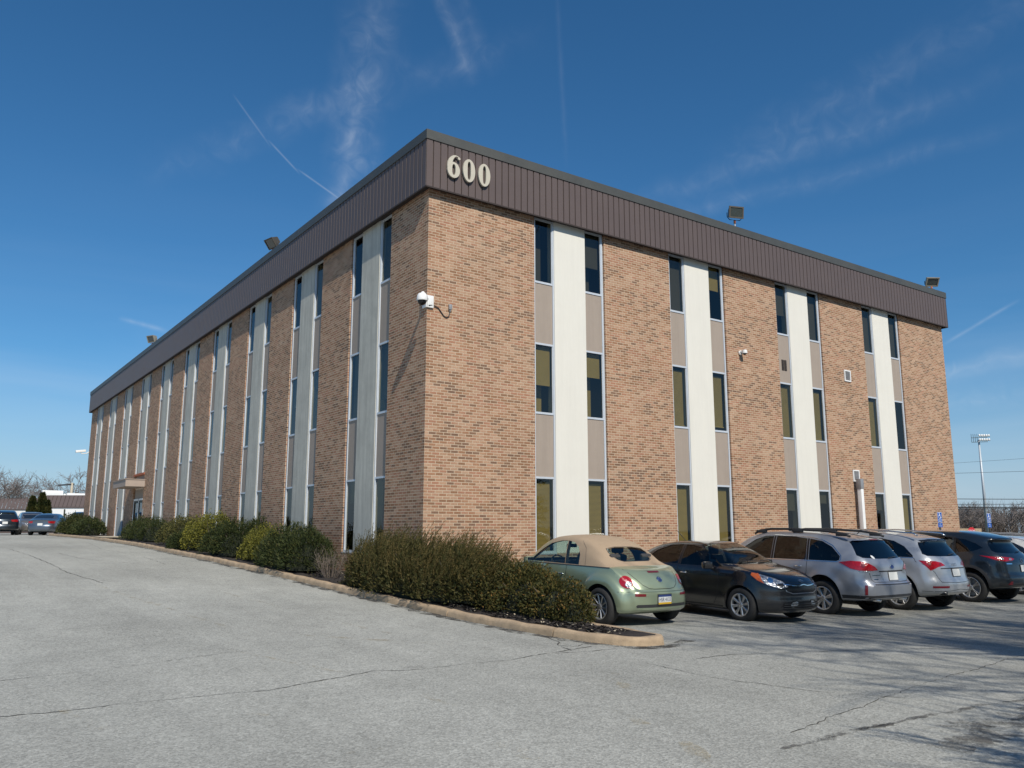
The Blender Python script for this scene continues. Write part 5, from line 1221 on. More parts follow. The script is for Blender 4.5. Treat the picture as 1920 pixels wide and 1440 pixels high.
def suv_q():
    r, sk, body = make_car('parked_suv', Q5, 'pale silver SUV with slanted dark red tailgate lamps, right of the estate car', 'SUV', 'cars parked in front of the brick facade')
    suv_parts(r, sk, Q5, True); return r
car = suv_q(); lift(car, .06, 1.03); place(car, 10.10, -4.45)
def suv_c():
    r, sk, body = make_car('parked_suv', CX5, 'dark blue-grey SUV with slim red lamps and black wheel arches beside the pale silver SUV', 'SUV', 'cars parked in front of the brick facade')
    suv_parts(r, sk, CX5, False); return r
car = suv_c(); lift(car, .06, 1.04); place(car, 13.68, -4.36)

def white_suv():
    sp = dict(Q5); sp['paint'] = P_WHITE; sp['style'] = ST_OUT
    r, sk, body = make_car('parked_suv', sp, 'white SUV cut off by the right edge, beyond the dark blue-grey SUV', 'SUV', 'cars parked in front of the brick facade', detail=False)
    sk.patch('tail_lamp', [(.30, 1.08), (.50, 1.08), (.55, .85), (.35, .85)], 30, MT['redlens'], off=.006); plate(r, sk, .80, 0, None, small=True)
    for sd in (-1, 1): mb = MB(); x = sd*.61; mb.tube([(x, -1.75, 1.58), (x, -1.65, 1.66), (x, -.6, 1.71), (x, .2, 1.685), (x, .42, 1.59)], .02, 8); mb.build('roof_rail', MT['grey'], r, True)
    door_lines(sk, [[(.98, 1.03), (1.02, .70), (.92, .40), (.86, .30), (0, .29), (-.07, .4), (-.075, 1.07)]]); rocker(sk, sp, .25, .38, MT['trim']); return r
car = white_suv(); place(car, 17.35, -3.9)
# ------------------------------------------------------------------ far cars (same way of building, fewer parts)
SEDAN = dict(RIO); SEDAN.update(y0=-2.4, y1=2.4, wr=-1.36, wf=1.42, wz=.33, R=.33, arch=.38, style=ST_RIO, paint=P_BLUEGREY,
  top=[(-2.4, 1.02), (-2.2, 1.06), (-1.75, 1.10), (-1.4, 1.24), (-.9, 1.41), (-.3, 1.465), (.1, 1.46), (.5, 1.37), (1.0, 1.13), (1.15, 1.06), (1.6, .98), (2.0, .88), (2.28, .76), (2.4, .62)],
  belt=[(-2.4, .98), (-1.3, 1.0), (0, .96), (1.0, .94), (1.3, .90), (1.8, .82), (2.2, .70), (2.4, .55)],
  w=[(-2.4, .78), (-1.9, .86), (-1, .89), (0, .90), (1, .89), (1.7, .87), (2.2, .80), (2.4, .72)],
  wt=[(-2.4, .66), (-1.7, .68), (-.9, .62), (-.4, .60), (.3, .60), (.9, .64), (1.3, .74), (1.9, .66), (2.4, .5)],
  bot=[(-2.4, .26), (-1.6, .2), (0, .18), (1.8, .18), (2.4, .2)], wmax=.91, wx=.90,
  side_glass=[[(.92, .99), (.62, 1.20), (.30, 1.36), (0, 1.39), (-.15, 1.39), (-.15, .99)], [(-.22, .99), (-.22, 1.39), (-.7, 1.37), (-1.05, 1.27), (-1.35, 1.08), (-1.30, 1.02)]],
  rear_glass=mirror_poly([(-.58, 1.13), (-.48, 1.37)]), windscreen=mirror_poly([(-.74, 1.09), (-.56, 1.41)]), dm=(.96, .72, 1.02))
def far_car(name, spec, pt, label, cat, x, y, rz, front=False, grp='cars parked beyond the end of the drive'):
    sp = dict(spec); sp['paint'] = pt; r, sk, body = make_car(name, sp, label, cat, grp, detail=False)
    z = 1.0 if spec is not SEDAN else .90
    sk.patch('tail_lamp', [(.42, z+.05), (.95, z+.02), (.92, z-.10), (.50, z-.12)], 35, MT['redlens'], off=.006)
    sk.patch('head_lamp', [(-.95, z-.22), (-.45, z-.10), (-.42, z-.20), (-.92, z-.32)], 145, MT['clearlens'], off=.006)
    sk.patch('grille', mirror_poly([(-.02, z-.36), (-.38, z-.36), (-.42, z-.22), (-.02, z-.20)]), 'front', MT['blackgloss'], mirror=False)
    plate(r, sk, z-.18, 0, None, small=True); rocker(sk, sp, .22, .32, MT['trim']); place(r, x, y, rz); return r
far_car('parked_suv', CX5, P_DGREY, 'dark SUV with red lamps at the left edge, seen from behind', 'SUV', -4.45, 51.0, 0)
far_car('parked_suv', Q5, P_TAUPE, 'pale SUV facing the camera, between the dark SUV and the blue-grey saloon', 'SUV', -2.35, 54.6, PI, True)
far_car('parked_saloon', SEDAN, P_BLUEGREY, 'blue-grey saloon in front of the cone-shaped evergreens', 'car', -1.70, 49.2, math.radians(-22))
far_car('parked_suv', CX5, P_DGREY, 'dark vehicle partly hidden by the farthest round shrubs', 'SUV', .85, 52.5, PI, True)
far_car('parked_saloon', SEDAN, P_RED, 'dark red saloon beyond the right end of the building', 'car', 88.5, 29.5, math.radians(-35), grp=None)
# ================================================================== planting
def leaf_mesh(name, V, F_, tone, mat, parent=None):
    me = bpy.data.meshes.new(name); V = np.asarray(V, np.float32); F_ = np.asarray(F_, np.int32)
    me.vertices.add(len(V)); me.vertices.foreach_set('co', V.ravel()); k = F_.shape[1]
    me.loops.add(F_.size); me.loops.foreach_set('vertex_index', F_.ravel()); me.polygons.add(len(F_))
    me.polygons.foreach_set('loop_start', np.arange(0, F_.size, k, dtype=np.int32)); me.polygons.foreach_set('loop_total', np.full(len(F_), k, np.int32))
    me.update(calc_edges=True); at = me.attributes.new('tone', 'FLOAT', 'POINT'); at.data.foreach_set('value', np.asarray(tone, np.float32))
    me.materials.append(mat); me.validate(); o = bpy.data.objects.new(name, me); COL.objects.link(o)
    if parent: o.parent = parent
    return o
def unit(v): return v/np.maximum(np.linalg.norm(v, axis=-1, keepdims=True), 1e-9)
def blades(rng, base, dirs, length, width, tone):
    n = len(base); side_ = unit(np.cross(dirs, rng.normal(size=(n, 3)))); L_ = length[:, None]; W = width[:, None]
    bend = rng.normal(size=(n, 3))*.18
    mid = base+dirs*L_*.5; tip = base+unit(dirs+bend)*L_
    V = np.stack([base, mid+side_*W, tip, mid-side_*W], 1).reshape(-1, 3); F_ = np.arange(4*n).reshape(n, 4); return V, F_, np.repeat(tone, 4)
def shrub(name, label, cat, x, y, lobes, n, mat, seed, leaf=(.05, .11), w=(.008, .016), up=.5, lean=(0, 0), shoots=0, shoot_len=(.2, .4), group='evergreen shrubs in the mulch bed', twiggy=False, coremat=None):
    """lobes: (dx, dy, rx, ry, h) ellipsoid heaps standing on the bed"""
    rng = np.random.default_rng(seed); z0 = zgf(x, y)+.06; root = tag(empty(name, (x, y, z0)), label, cat, group)
    area = np.array([l[2]*l[3]+l[4]*(l[2]+l[3])*.5 for l in lobes]); cnt = rng.multinomial(n, area/area.sum()); BB = []; DD = []; TT = []
    ln = np.array([lean[0], lean[1], 0.0])
    for (dx, dy, rx, ry, h), c in zip(lobes, cnt):
        d = unit(rng.normal(size=(c, 3))); d[:, 2] = np.abs(d[:, 2])*1.0-.12*rng.random(c); d = unit(d)
        # uneven outline: low-frequency lumps
        ph = rng.random(6)*6.28; az = np.arctan2(d[:, 1], d[:, 0]); lump = 1+.09*np.sin(3*az+ph[0]+2*d[:, 2])+.07*np.sin(5*az+ph[1]-4*d[:, 2])+.05*np.sin(9*az+ph[2]+7*d[:, 2])
        r = (rng.random(c)**.45)*.42+.60; r = r*lump
        p = np.stack([d[:, 0]*rx*r, d[:, 1]*ry*r, .18*h*(1-r*0)+d[:, 2]*h*.84*r], 1); p[:, 2] = np.maximum(p[:, 2], .02)
        nrm = unit(np.stack([d[:, 0]/rx, d[:, 1]/ry, d[:, 2]/h*1.0], 1)); dirs = unit(nrm*.9+np.array([0, 0, up])+ln+rng.normal(size=(c, 3))*.45)
        BB.append(p+np.array([dx, dy, 0])); DD.append(dirs); clump = .5+.5*np.sin(p[:, 0]*9+ph[3])*np.sin(p[:, 1]*8+ph[4])*np.sin(p[:, 2]*10+ph[5])
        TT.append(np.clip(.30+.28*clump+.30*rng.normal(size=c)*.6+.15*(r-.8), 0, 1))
    base = np.concatenate(BB); dirs = np.concatenate(DD); tone = np.concatenate(TT); c = len(base)
    V, F_, T = blades(rng, base, dirs, rng.uniform(*leaf, c), rng.uniform(*w, c), tone)
    # long shoots carrying short needles
    if shoots:
        SV = []; SF = []; ST = []; off = len(V)
        sb = []; sd_ = []; sl_ = []; stn = []
        for _ in range(shoots):
            k = rng.integers(c); 
            if base[k, 2] < .25*max(l[4] for l in lobes): continue
            p = base[k].copy(); dd = unit(dirs[k]*.75+np.array([lean[0]*1.6, lean[1]*1.6, .75])+rng.normal(size=3)*.16); L_ = rng.uniform(*shoot_len); m = int(L_/.016); cur = p
            crv = rng.normal(size=3)*.06+np.array([lean[0], lean[1], -.15])*.25
            t0 = rng.uniform(.35, .95)
            for i in range(m):
                cur = cur+dd*.016; dd = unit(dd+crv*.12)
                for q in range(2): sb.append(cur); sd_.append(unit(dd*.9+rng.normal(size=3)*.55)); sl_.append(rng.uniform(.018, .034)); stn.append(np.clip(t0+rng.normal()*.12, 0, 1))
        v2, f2, t2 = blades(rng, np.array(sb), np.array(sd_), np.array(sl_), np.full(len(sb), .006), np.array(stn))
        V = np.concatenate([V, v2]); F_ = np.concatenate([F_, f2+off]); T = np.concatenate([T, t2])
    leaf_mesh('foliage', V, F_, T, mat, root)
    # woody framework: stems reaching from the ground into the heap
    mb = MB(); rr = random.Random(seed)
    for (dx, dy, rx, ry, h) in lobes:
        for i in range(9 if not twiggy else 46):
            a = rr.uniform(0, 2*PI); q = rr.uniform(.35, .9); e = Vector((dx+math.cos(a)*rx*q, dy+math.sin(a)*ry*q, h*rr.uniform(.45, .95))); b = Vector((dx+math.cos(a)*.08, dy+math.sin(a)*.08, -.08)); m_ = b.lerp(e, .5)+Vector((rr.uniform(-.06, .06), rr.uniform(-.06, .06), .05))
            mb.tube([b, m_, e], .012 if not twiggy else .007, 5, False, .003)
            for j in range(0 if not twiggy else 5):
                s_ = m_.lerp(e, rr.random()); mb.tube([s_, s_+Vector((rr.uniform(-.16, .16), rr.uniform(-.16, .16), rr.uniform(.02, .2)))], .0035, 3, False, .0012)
    mb.build('stems', MT['bark'], root, True)
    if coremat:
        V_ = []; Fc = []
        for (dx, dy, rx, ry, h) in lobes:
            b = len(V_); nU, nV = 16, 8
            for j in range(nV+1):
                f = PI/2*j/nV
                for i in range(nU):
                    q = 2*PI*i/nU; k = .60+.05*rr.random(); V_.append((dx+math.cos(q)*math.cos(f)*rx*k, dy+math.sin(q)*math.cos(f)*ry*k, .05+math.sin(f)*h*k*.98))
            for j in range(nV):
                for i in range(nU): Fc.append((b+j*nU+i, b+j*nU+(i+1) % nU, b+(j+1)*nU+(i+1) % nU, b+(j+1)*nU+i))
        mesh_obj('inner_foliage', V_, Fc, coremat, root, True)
    return root
MT['yew'] = leafmat('yew_needles', [(0, (.008, .014, .005)), (.35, (.026, .042, .012)), (.65, (.058, .072, .019)), (1, (.125, .110, .034))])
MT['yewlong'] = leafmat('long_yew_shoots', [(0, (.012, .018, .005)), (.35, (.050, .056, .016)), (.65, (.10, .086, .027)), (1, (.17, .125, .045))])
MT['yewbrown'] = leafmat('bronzed_yew_needles', [(0, (.010, .015, .005)), (.35, (.045, .052, .014)), (.65, (.105, .088, .022)), (1, (.26, .13, .036))])
MT['yellowleaf'] = leafmat('golden_leaves', [(0, (.035, .045, .010)), (.35, (.10, .105, .020)), (.7, (.20, .19, .028)), (1, (.34, .30, .045))])
MT['olive'] = leafmat('olive_leaves', [(0, (.028, .034, .012)), (.4, (.075, .078, .024)), (.75, (.14, .13, .036)), (1, (.20, .15, .05))])
MT['conifer'] = leafmat('conifer_sprays', [(0, (.012, .020, .005)), (.5, (.038, .050, .012)), (1, (.095, .082, .020))])
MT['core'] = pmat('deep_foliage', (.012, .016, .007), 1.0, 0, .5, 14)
KW = dict(coremat=MT['core'])
shrub('yew_shrub', 'largest dark yew with long upright shoots, wrapped round the building corner', 'shrub', -.78, -1.7, [(-.08, 1.45, .72, 1.1, 1.14), (.0, .35, .80, 1.1, 1.12), (.22, -.65, .88, 1.0, 1.0), (.45, -1.35, .82, .9, .78), (-.05, 2.35, .66, .9, 1.06), (.7, -.2, .7, .9, .90)], 30000, MT['yewlong'], 1, shoots=4200, shoot_len=(.22, .55), lean=(.20, -.14), **KW)
shrub('yew_shrub', 'low spreading bronze-green yew beside the pale green convertible', 'shrub', -.42, -4.6, [(.20, 1.1, .66, .8, .92), (.18, .25, .62, .85, .85), (.12, -.65, .52, .72, .70), (.42, .6, .5, .8, .82), (.05, -1.15, .36, .4, .42)], 22000, MT['yewbrown'], 2, leaf=(.03, .07), w=(.009, .018), up=.25, **KW)
shrub('yew_shrub', 'broad dark yew in front of the second brick pier, left of a leafless shrub', 'shrub', -.95, 5.2, [(0, -.7, .75, .95, 1.05), (0, .35, .80, 1.0, 1.15), (.05, 1.2, .68, .7, .85)], 17000, MT['yew'], 3, shoots=260, shoot_len=(.12, .26), **KW)
shrub('deciduous_shrub', 'small leafless grey twiggy shrub between the two big dark yews', 'shrub', -1.0, 2.75, [(0, 0, .50, .60, .75)], 260, MT['olive'], 4, leaf=(.02, .04), twiggy=True, group='deciduous shrubs in the mulch bed')
shrub('golden_shrub', 'flat-clipped yellow shrub behind the broad dark yew', 'shrub', -.85, 7.9, [(0, -.3, .62, .85, 1.05), (0, .5, .60, .7, .98)], 9000, MT['yellowleaf'], 5, leaf=(.03, .06), w=(.012, .02), up=.6, group='yellow shrubs in the mulch bed', **KW)
shrub('yew_shrub', 'dark yew against the wall behind the clipped yellow shrub', 'shrub', -.42, 10.1, [(0, 0, .38, .85, 1.15)], 5500, MT['yew'], 6, **KW)
shrub('yew_shrub', 'tall dark yew standing between the two yellow shrubs', 'shrub', -1.05, 10.6, [(0, -.4, .72, .95, 1.10), (-.05, .6, .66, .8, 1.02)], 11000, MT['yew'], 7, shoots=200, shoot_len=(.12, .24), **KW)
shrub('golden_shrub', 'tall bright yellow-green shrub left of the tall dark yew', 'shrub', -.75, 13.9, [(0, -.5, .68, 1.1, 1.30), (-.1, .9, .66, 1.0, 1.20), (-.45, .1, .5, .7, .85)], 12000, MT['yellowleaf'], 8, leaf=(.04, .08), w=(.014, .024), up=.5, group='yellow shrubs in the mulch bed', **KW)
shrub('olive_shrub', 'loose olive-brown shrub left of the tall bright yellow one', 'shrub', -.85, 17.6, [(0, -.6, .66, 1.1, 1.12), (0, .7, .66, 1.0, 1.08)], 8000, MT['olive'], 9, leaf=(.04, .08), w=(.012, .022), group=None, **KW)
shrub('yew_shrub', 'small dark yew at the kerb in front of the loose olive-brown shrub', 'shrub', -1.42, 15.2, [(0, 0, .42, .8, .62)], 4200, MT['yew'], 10, **KW)
shrub('yew_shrub', 'wide dark yew just right of the side entrance walkway', 'shrub', -.85, 24.0, [(0, -1.9, .68, 1.3, .98), (0, 0, .72, 1.5, 1.05), (0, 1.8, .62, 1.3, .92)], 12000, MT['yew'], 11, shoots=120, shoot_len=(.12, .24), **KW)
shrub('round_shrub', 'rounded dark green shrub, nearer of the pair beyond the side entrance', 'shrub', -.95, 38.2, [(0, 0, .85, 1.6, 1.02), (0, 2.0, .8, 1.4, .95)], 7000, MT['yew'], 12, leaf=(.06, .12), w=(.02, .035), group='round shrubs at the far end', **KW)
shrub('round_shrub', 'taller rounded shrub, farther of the pair beyond the side entrance', 'shrub', -1.0, 43.4, [(0, 0, .95, 1.9, 1.28), (-.2, -1.5, .75, 1.2, .9)], 7000, MT['conifer'], 13, leaf=(.06, .12), w=(.02, .035), group='round shrubs at the far end', **KW)
def arborvitae(x, y, h, r, label, seed):
    rng = np.random.default_rng(seed); z0 = zgf(x, y); root = tag(empty('conifer_tree', (x, y, z0)), label, 'tree', 'cone-shaped evergreens beyond the parked cars'); n = 5200
    t = rng.random(n)**.8; ang = rng.random(n)*6.283; rad = r*(1-t)**.72*(1+.1*np.sin(4*ang+9*t))*rng.uniform(.7, 1.08, n)
    base = np.stack([np.cos(ang)*rad, np.sin(ang)*rad, .15+t*h], 1); dirs = unit(np.stack([np.cos(ang)*.6, np.sin(ang)*.6, np.full(n, .9)], 1)+rng.normal(size=(n, 3))*.25)
    V, F_, T = blades(rng, base, dirs, rng.uniform(.14, .3, n), rng.uniform(.03, .06, n), np.clip(.45+.25*rng.normal(size=n)+.2*np.sin(base[:, 2]*7), 0, 1)); leaf_mesh('crown', V, F_, T, MT['conifer'], root)
    mb = MB(); mb.tube([(0, 0, -.1), (0, 0, h*.8)], .09, 8, True, .02); mb.build('trunk', MT['bark'], root, True)
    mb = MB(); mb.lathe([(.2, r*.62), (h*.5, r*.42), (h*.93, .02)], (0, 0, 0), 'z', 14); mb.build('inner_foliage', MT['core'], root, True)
arborvitae(-1.28, 65.8, 2.9, .62, 'leftmost of the three cone-shaped evergreens beyond the saloon', 21)
arborvitae(-.62, 65.3, 3.2, .66, 'tallest, middle one of the three cone-shaped evergreens', 22)
arborvitae(-.10, 66.2, 2.6, .52, 'smallest, rightmost of the three cone-shaped evergreens', 23)
# ------------------------------------------------------------------ bare winter trees
def bare_tree(name, label, x, y, h, spread, seed, depth=5, r0=.2, group='bare winter trees', first=.22, kids=4, zbase=None, side_n=(7, 5, 4, 3, 3), mintw=.006, lean=(0, 0)):
    rr = random.Random(seed); z0 = zgf(x, y) if zbase is None else zbase; root = tag(empty(name, (x, y, z0)), label, 'tree', group); tr = MB(); cr = MB()
    def rv(s_): return Vector((rr.gauss(0, s_), rr.gauss(0, s_), rr.gauss(0, s_)))
    def grow(p, d, L_, r, lvl):
        m = 5 if lvl < 2 else 3; pts = [p]; cur = p; dd = d
        for i in range(m):
            dd = (dd+rv(.10+.05*lvl)+Vector((0, 0, .06))).normalized(); cur = cur+dd*(L_/m); pts.append(cur)
        r2 = max(mintw*.6, r*(.62 if lvl else .55)); (tr if lvl == 0 else cr).tube(pts, r, side_n[min(lvl, 4)], False, r2)
        if lvl >= depth: return
        nk = kids+(2 if lvl == 0 else 0)+(1 if lvl >= 2 else 0)
        for k in range(nk):
            t = (rr.uniform(.55, 1.0) if lvl == 0 else rr.uniform(.25, 1.0)) if k > 0 else 1.0
            i = min(m-1, int(t*m)); q = pts[i].lerp(pts[i+1], t*m-i if t < 1 else 1.0)
            ax = (dd.cross(rv(1))).normalized(); ang = rr.uniform(.35, .95) if k else rr.uniform(.05, .3)
            nd = (Matrix.Rotation(ang, 3, ax) @ dd); nd = (nd+Vector((0, 0, .10))+Vector((nd.x, nd.y, 0))*spread).normalized()
            grow(q, nd, L_*rr.uniform(.55, .80)*(1.12 if lvl == 0 else 1), max(mintw, r2*rr.uniform(.55, .85)), lvl+1)
    grow(Vector((0, 0, -.2)), Vector((lean[0], lean[1], 1)).normalized(), h*(first+.12), r0, 0)
    tr.build('trunk', MT['bark'], root, True); cr.build('crown', MT['twighaze' if y > 20 else 'twig'], root, True); return root
# these stand behind the camera, on the verge; their shade falls over the bays and the foot of the wall
BT = 'trees on the verge behind the camera'
bare_tree('bare_tree', 'tall bare tree well back on the verge, nearest the camera', 1.8, -30.5, 23, .25, 31, 5, .42, BT, .22, 4, mintw=.02)
bare_tree('bare_tree', 'tall bare tree well back on the verge, second from the camera', 6.8, -31.8, 25, .22, 32, 5, .46, BT, .22, 4, mintw=.02)
bare_tree('bare_tree', 'tall bare tree on the verge opposite the estate car', 12.2, -29.5, 25, .18, 33, 5, .46, BT, .23, 4, mintw=.02)
bare_tree('bare_tree', 'tall bare tree on the verge, farthest from the camera', 18.5, -31.0, 25, .2, 34, 5, .44, BT, .23, 4, mintw=.02)
bare_tree('bare_tree', 'small bare tree on the verge beside the camera', -0.6, -20.0, 8.5, .3, 35, 5, .2, BT, .2, 4, mintw=.012)
def spruce(x, y, h, r, label, seed):
    rng = np.random.default_rng(seed); z0 = zgf(x, y); root = tag(empty('spruce_tree', (x, y, z0)), label, 'tree', BT); VB = []; DB = []; LB = []
    nb = int(h*17); mb = MB(); mb.tube([(0, 0, -.2), (0, 0, h)], .2, 8, True, .03); mb.build('trunk', MT['bark'], root, True)
    for i in range(nb):
        t = (i+.5)/nb; z = 1.6+t*(h-1.7); L_ = r*(1-t)**.8*rng.uniform(.55, 1.1); a = rng.random()*6.283; d = np.array([math.cos(a), math.sin(a), rng.uniform(-.25, .15)])
        m = max(3, int(L_/.07)); q = np.linspace(.15, 1, m)[:, None]
        for rep in range(5): VB.append(np.array([0, 0, z])+d*L_*q+rng.normal(size=(m, 3))*.07); DB.append(unit(d*.7+np.array([0, 0, -.3])+rng.normal(size=(m, 3))*.6)); LB.append(m)
    base = np.concatenate(VB); dirs = np.concatenate(DB); n = len(base)
    V, F_, T = blades(rng, base, dirs, rng.uniform(.14, .32, n), rng.uniform(.018, .04, n), np.clip(.4+.25*rng.normal(size=n), 0, 1)); leaf_mesh('crown', V, F_, T, MT['conifer'], root)
spruce(2.2, -18.3, 8.6, 2.5, 'spruce on the verge, nearest of the four', 41)
spruce(6.2, -18.4, 10.2, 2.8, 'spruce on the verge, second of the four', 42)
spruce(10.6, -18.6, 10.6, 2.8, 'spruce on the verge, third of the four', 43)
spruce(15.5, -18.9, 11.5, 3.0, 'spruce on the verge, farthest of the four', 44)
GR = 'far bare trees right of the building'
for i, (x, y, h, lb) in enumerate([(164, 68.5, 11, 'bare tree left of the floodlight mast, just beyond the brick wall'), (150, 54, 10.5, 'bare tree right of the floodlight mast'), (188, 76, 12, 'small far bare tree behind the floodlight mast'), (178, 62, 11, 'far bare tree at the right edge'), (200, 90, 12, 'far bare tree half hidden by the right end of the building')]):
    bare_tree('bare_tree', lb, x, y, h*.92, .5, 50+i, 4, .2, GR, .17, 4, mintw=.03, side_n=(6, 4, 3, 3, 3))
GL = 'far bare trees beyond the low building'
for i, (x, y, h, lb) in enumerate([(-1.6, 116, 8.8, 'bare tree at the left edge behind the low building'), (2.0, 118, 9.6, 'wide bare tree behind the low building, left of the cone-shaped evergreens'), (6.0, 121, 7.5, 'bare tree behind the white rooftop unit'), (8.6, 114, 8.8, 'bare tree behind the utility pole'), (11.2, 118, 8.2, 'bare tree half hidden by the left end of the office')]):
    bare_tree('bare_tree', lb, x, y, h*1.5, .55, 70+i, 4, .22, GL, .17, 4, mintw=.022, side_n=(6, 4, 3, 3, 3))
def woods(name, label, pts, n, seed, h0=4, h1=9):
    rng = np.random.default_rng(seed); V = []; F_ = []; T = []
    P = np.array(pts, float); k = rng.integers(0, len(P)-1, n); t = rng.random(n); c = P[k]+(P[k+1]-P[k])*t[:, None]+rng.normal(size=(n, 2))*5
    for i in range(n):
        b = np.array([c[i, 0], c[i, 1], -1.2]); H = rng.uniform(h0, h1); 
        for j in range(16):
            s0 = b+np.array([0, 0, H*rng.uniform(.1, .8)]); d = unit(np.array([rng.normal()*.5, rng.normal()*.5, rng.uniform(.4, 1.2)])); L_ = H*rng.uniform(.15, .45); w = rng.uniform(.03, .09); sx = np.array([-.5, .8, 0])*w
            o = len(V); V += [s0-sx, s0+sx, s0+d*L_]; F_.append((o, o+1, o+2)); T += [rng.random()]*3
    return tag(leaf_mesh(name, V, F_, T, MT['woods']), label, 'woodland', kind='stuff')
MT['woods'] = leafmat('distant_twigs', [(0, (.07, .055, .05)), (.5, (.11, .09, .08)), (1, (.16, .14, .12))], .95, 0.0)
woods('woodland', 'distant brown-grey winter woodland along the horizon right of the building', [(255, 140), (235, 110), (225, 95), (220, 60), (215, 30)], 1300, 5, 6, 11)
# ================================================================== fixtures and street furniture
def floodlight(name, label, x, y, z, rz, pitch, pale=False, stem=.22, roll=0):
    r = tag(empty(name, (x, y, z), rz), label, 'floodlight', 'floodlights on the parapet'); r.scale = (.9, .9, .9); hm = MT['housingpale' if pale else 'housing']
    mb = MB(); mb.tube([(0, 0, -.12), (0, 0, stem)], .028, 8); mb.build('stem', MT['grey'], r, True); mb = MB(); mb.tube([(0, 0, stem-.03), (0, 0, stem+.09)], .042, 10); mb.build('swivel', MT['rust'], r, True)
    cz = stem+.36; mb = MB(); mb.tube([(-.29, 0, cz), (-.29, 0, cz-.16), (-.20, 0, cz-.26), (.20, 0, cz-.26), (.29, 0, cz-.16), (.29, 0, cz)], .014, 6); mb.build('yoke', MT['trim'], r, True)
    M_ = Matrix.Translation((0, 0, cz)) @ Matrix.Rotation(roll, 4, 'Y') @ Matrix.Rotation(pitch, 4, 'X')
    mb = MB()       # flared box: wide front (towards -y), narrower finned back
    f = [(-.27, -.13, -.20), (.27, -.13, -.20), (.27, -.13, .20), (-.27, -.13, .20)]; b = [(-.17, .16, -.12), (.17, .16, -.12), (.17, .16, .13), (-.17, .16, .13)]
    vs = [M_ @ Vector(p) for p in f+b]; mb.add(vs, [(4, 5, 6, 7), (0, 1, 5, 4), (1, 2, 6, 5), (2, 3, 7, 6), (3, 0, 4, 7)])
    mb.box(-.285, .285, -.165, -.131, .165, .215, M_); mb.box(-.285, .285, -.165, -.131, -.215, -.165, M_); mb.box(-.285, -.235, -.165, -.131, -.165, .165, M_); mb.box(.235, .285, -.165, -.131, -.165, .165, M_)
    for k in range(6): xx = -.14+k*.056; mb.box(xx-.006, xx+.006, .161, .20, -.10, .11, M_)
    h = mb.build('lamp_housing', hm, r); mb = MB(); mb.box(-.234, .234, -.147, -.139, -.164, .164, M_); mb.build('lens', MT['lampglass'], h); mb = MB(); mb.tube([M_ @ Vector((-.2, -.11, .0)), M_ @ Vector((.2, -.11, 0))], .018, 8); return r
floodlight('floodlight', 'bronze floodlight aimed over the car park, on the parapet above the second pair of windows', 11.3, -.06, ZT, math.radians(-22), math.radians(8))
floodlight('floodlight', 'tilted floodlight at the far right end of the parapet', 23.4, -.06, ZT, math.radians(-35), math.radians(35), True, .08)
floodlight('floodlight', 'brown floodlight tipped towards the drive, nearest the corner on the left parapet', -.06, 11.0, ZT, math.radians(-78), math.radians(38), False, .10)
floodlight('floodlight', 'pale floodlight on the far part of the left parapet', -.06, 29.4, ZT, math.radians(-62), math.radians(22), True, .12)
def dome_camera():
    r = tag(empty('security_camera', (0, 0, 7.0)), 'white dome camera on the building corner with a looping black cable', 'camera')
    r.scale = (.88, .88, .88)
    mb = MB(); mb.box(-.035, .18, -.055, -.004, -.17, .17, bev=.012); mb.box(-.055, -.004, -.055, .18, -.17, .17, bev=.012); mb.build('mounting_plate', MT['white'], r, True, 40)
    mb = MB(); mb.tube([(-.03, -.03, .05), (-.16, -.16, .10), (-.30, -.30, .11), (-.34, -.34, .05)], .05, 12, True, .055); mb.build('bracket_arm', MT['white'], r, True)
    mb = MB(); mb.lathe([(.10, .03), (.08, .10), (.02, .135), (-.10, .15), (-.115, .145), (-.115, .02)], (-.34, -.34, 0), 'z', 24); mb.build('dome_hood', MT['white'], r, True, 50)
    mb = MB(); mb.lathe([(-.116, .12), (-.16, .115), (-.205, .085), (-.235, .03), (-.238, .001)], (-.34, -.34, 0), 'z', 20); mb.build('dome', MT['blackgloss'], r, True)
    mb = MB(); pts = [(.02, -.06, -.12), (.10, -.05, -.10), (.22, -.03, -.09), (.34, -.025, -.13), (.44, -.022, -.24), (.52, -.02, -.33), (.60, -.02, -.36), (.67, -.02, -.33), (.70, -.02, -.25), (.70, -.02, -.17)]; mb.tube(pts, .014, 8); mb.build('cable', MT['trim'], r, True)
    mb = MB(); mb.box(.665, .755, -.07, -.003, -.13, .02, bev=.008); mb.tube([(.71, -.03, -.13), (.71, -.03, -.18)], .02, 8); mb.build('junction_box', MT['grey'], r, True, 40)
dome_camera()
r = tag(empty('security_camera', (11.3, 0, 7.16)), 'small white camera on the brick between the second and third window bays', 'camera')
mb = MB(); mb.lathe([(-.004, .001), (-.004, .07), (-.05, .075), (-.06, .05)], (0, 0, 0), 'y', 16); mb.build('base', MT['white'], r, True, 40); mb = MB(); mb.tube([(0, -.05, 0), (.02, -.12, .02)], .02, 8); mb.lathe([(.06, .02), (.05, .07), (-.03, .085), (-.06, .08)], (.03, -.17, .02), 'z', 16); mb.build('hood', MT['white'], r, True, 40)
mb = MB(); mb.ball((.03, -.17, -.03), .06, 12); mb.build('dome', MT['blackgloss'], r, True); mb = MB(); mb.tube([(-.02, -.03, -.03), (-.03, -.03, -.2)], .01, 6); mb.build('cable', MT['trim'], r)
r = tag(empty('security_camera', (0, 47.2, 7.15)), 'white tubular camera on an arm at the far left end of the building', 'camera')
mb = MB(); mb.tube([(-.005, 0, -.12), (-.15, 0, -.22), (-.45, -.02, -.26), (-.55, -.03, -.12)], .03, 8); mb.build('bracket_arm', MT['white'], r, True)
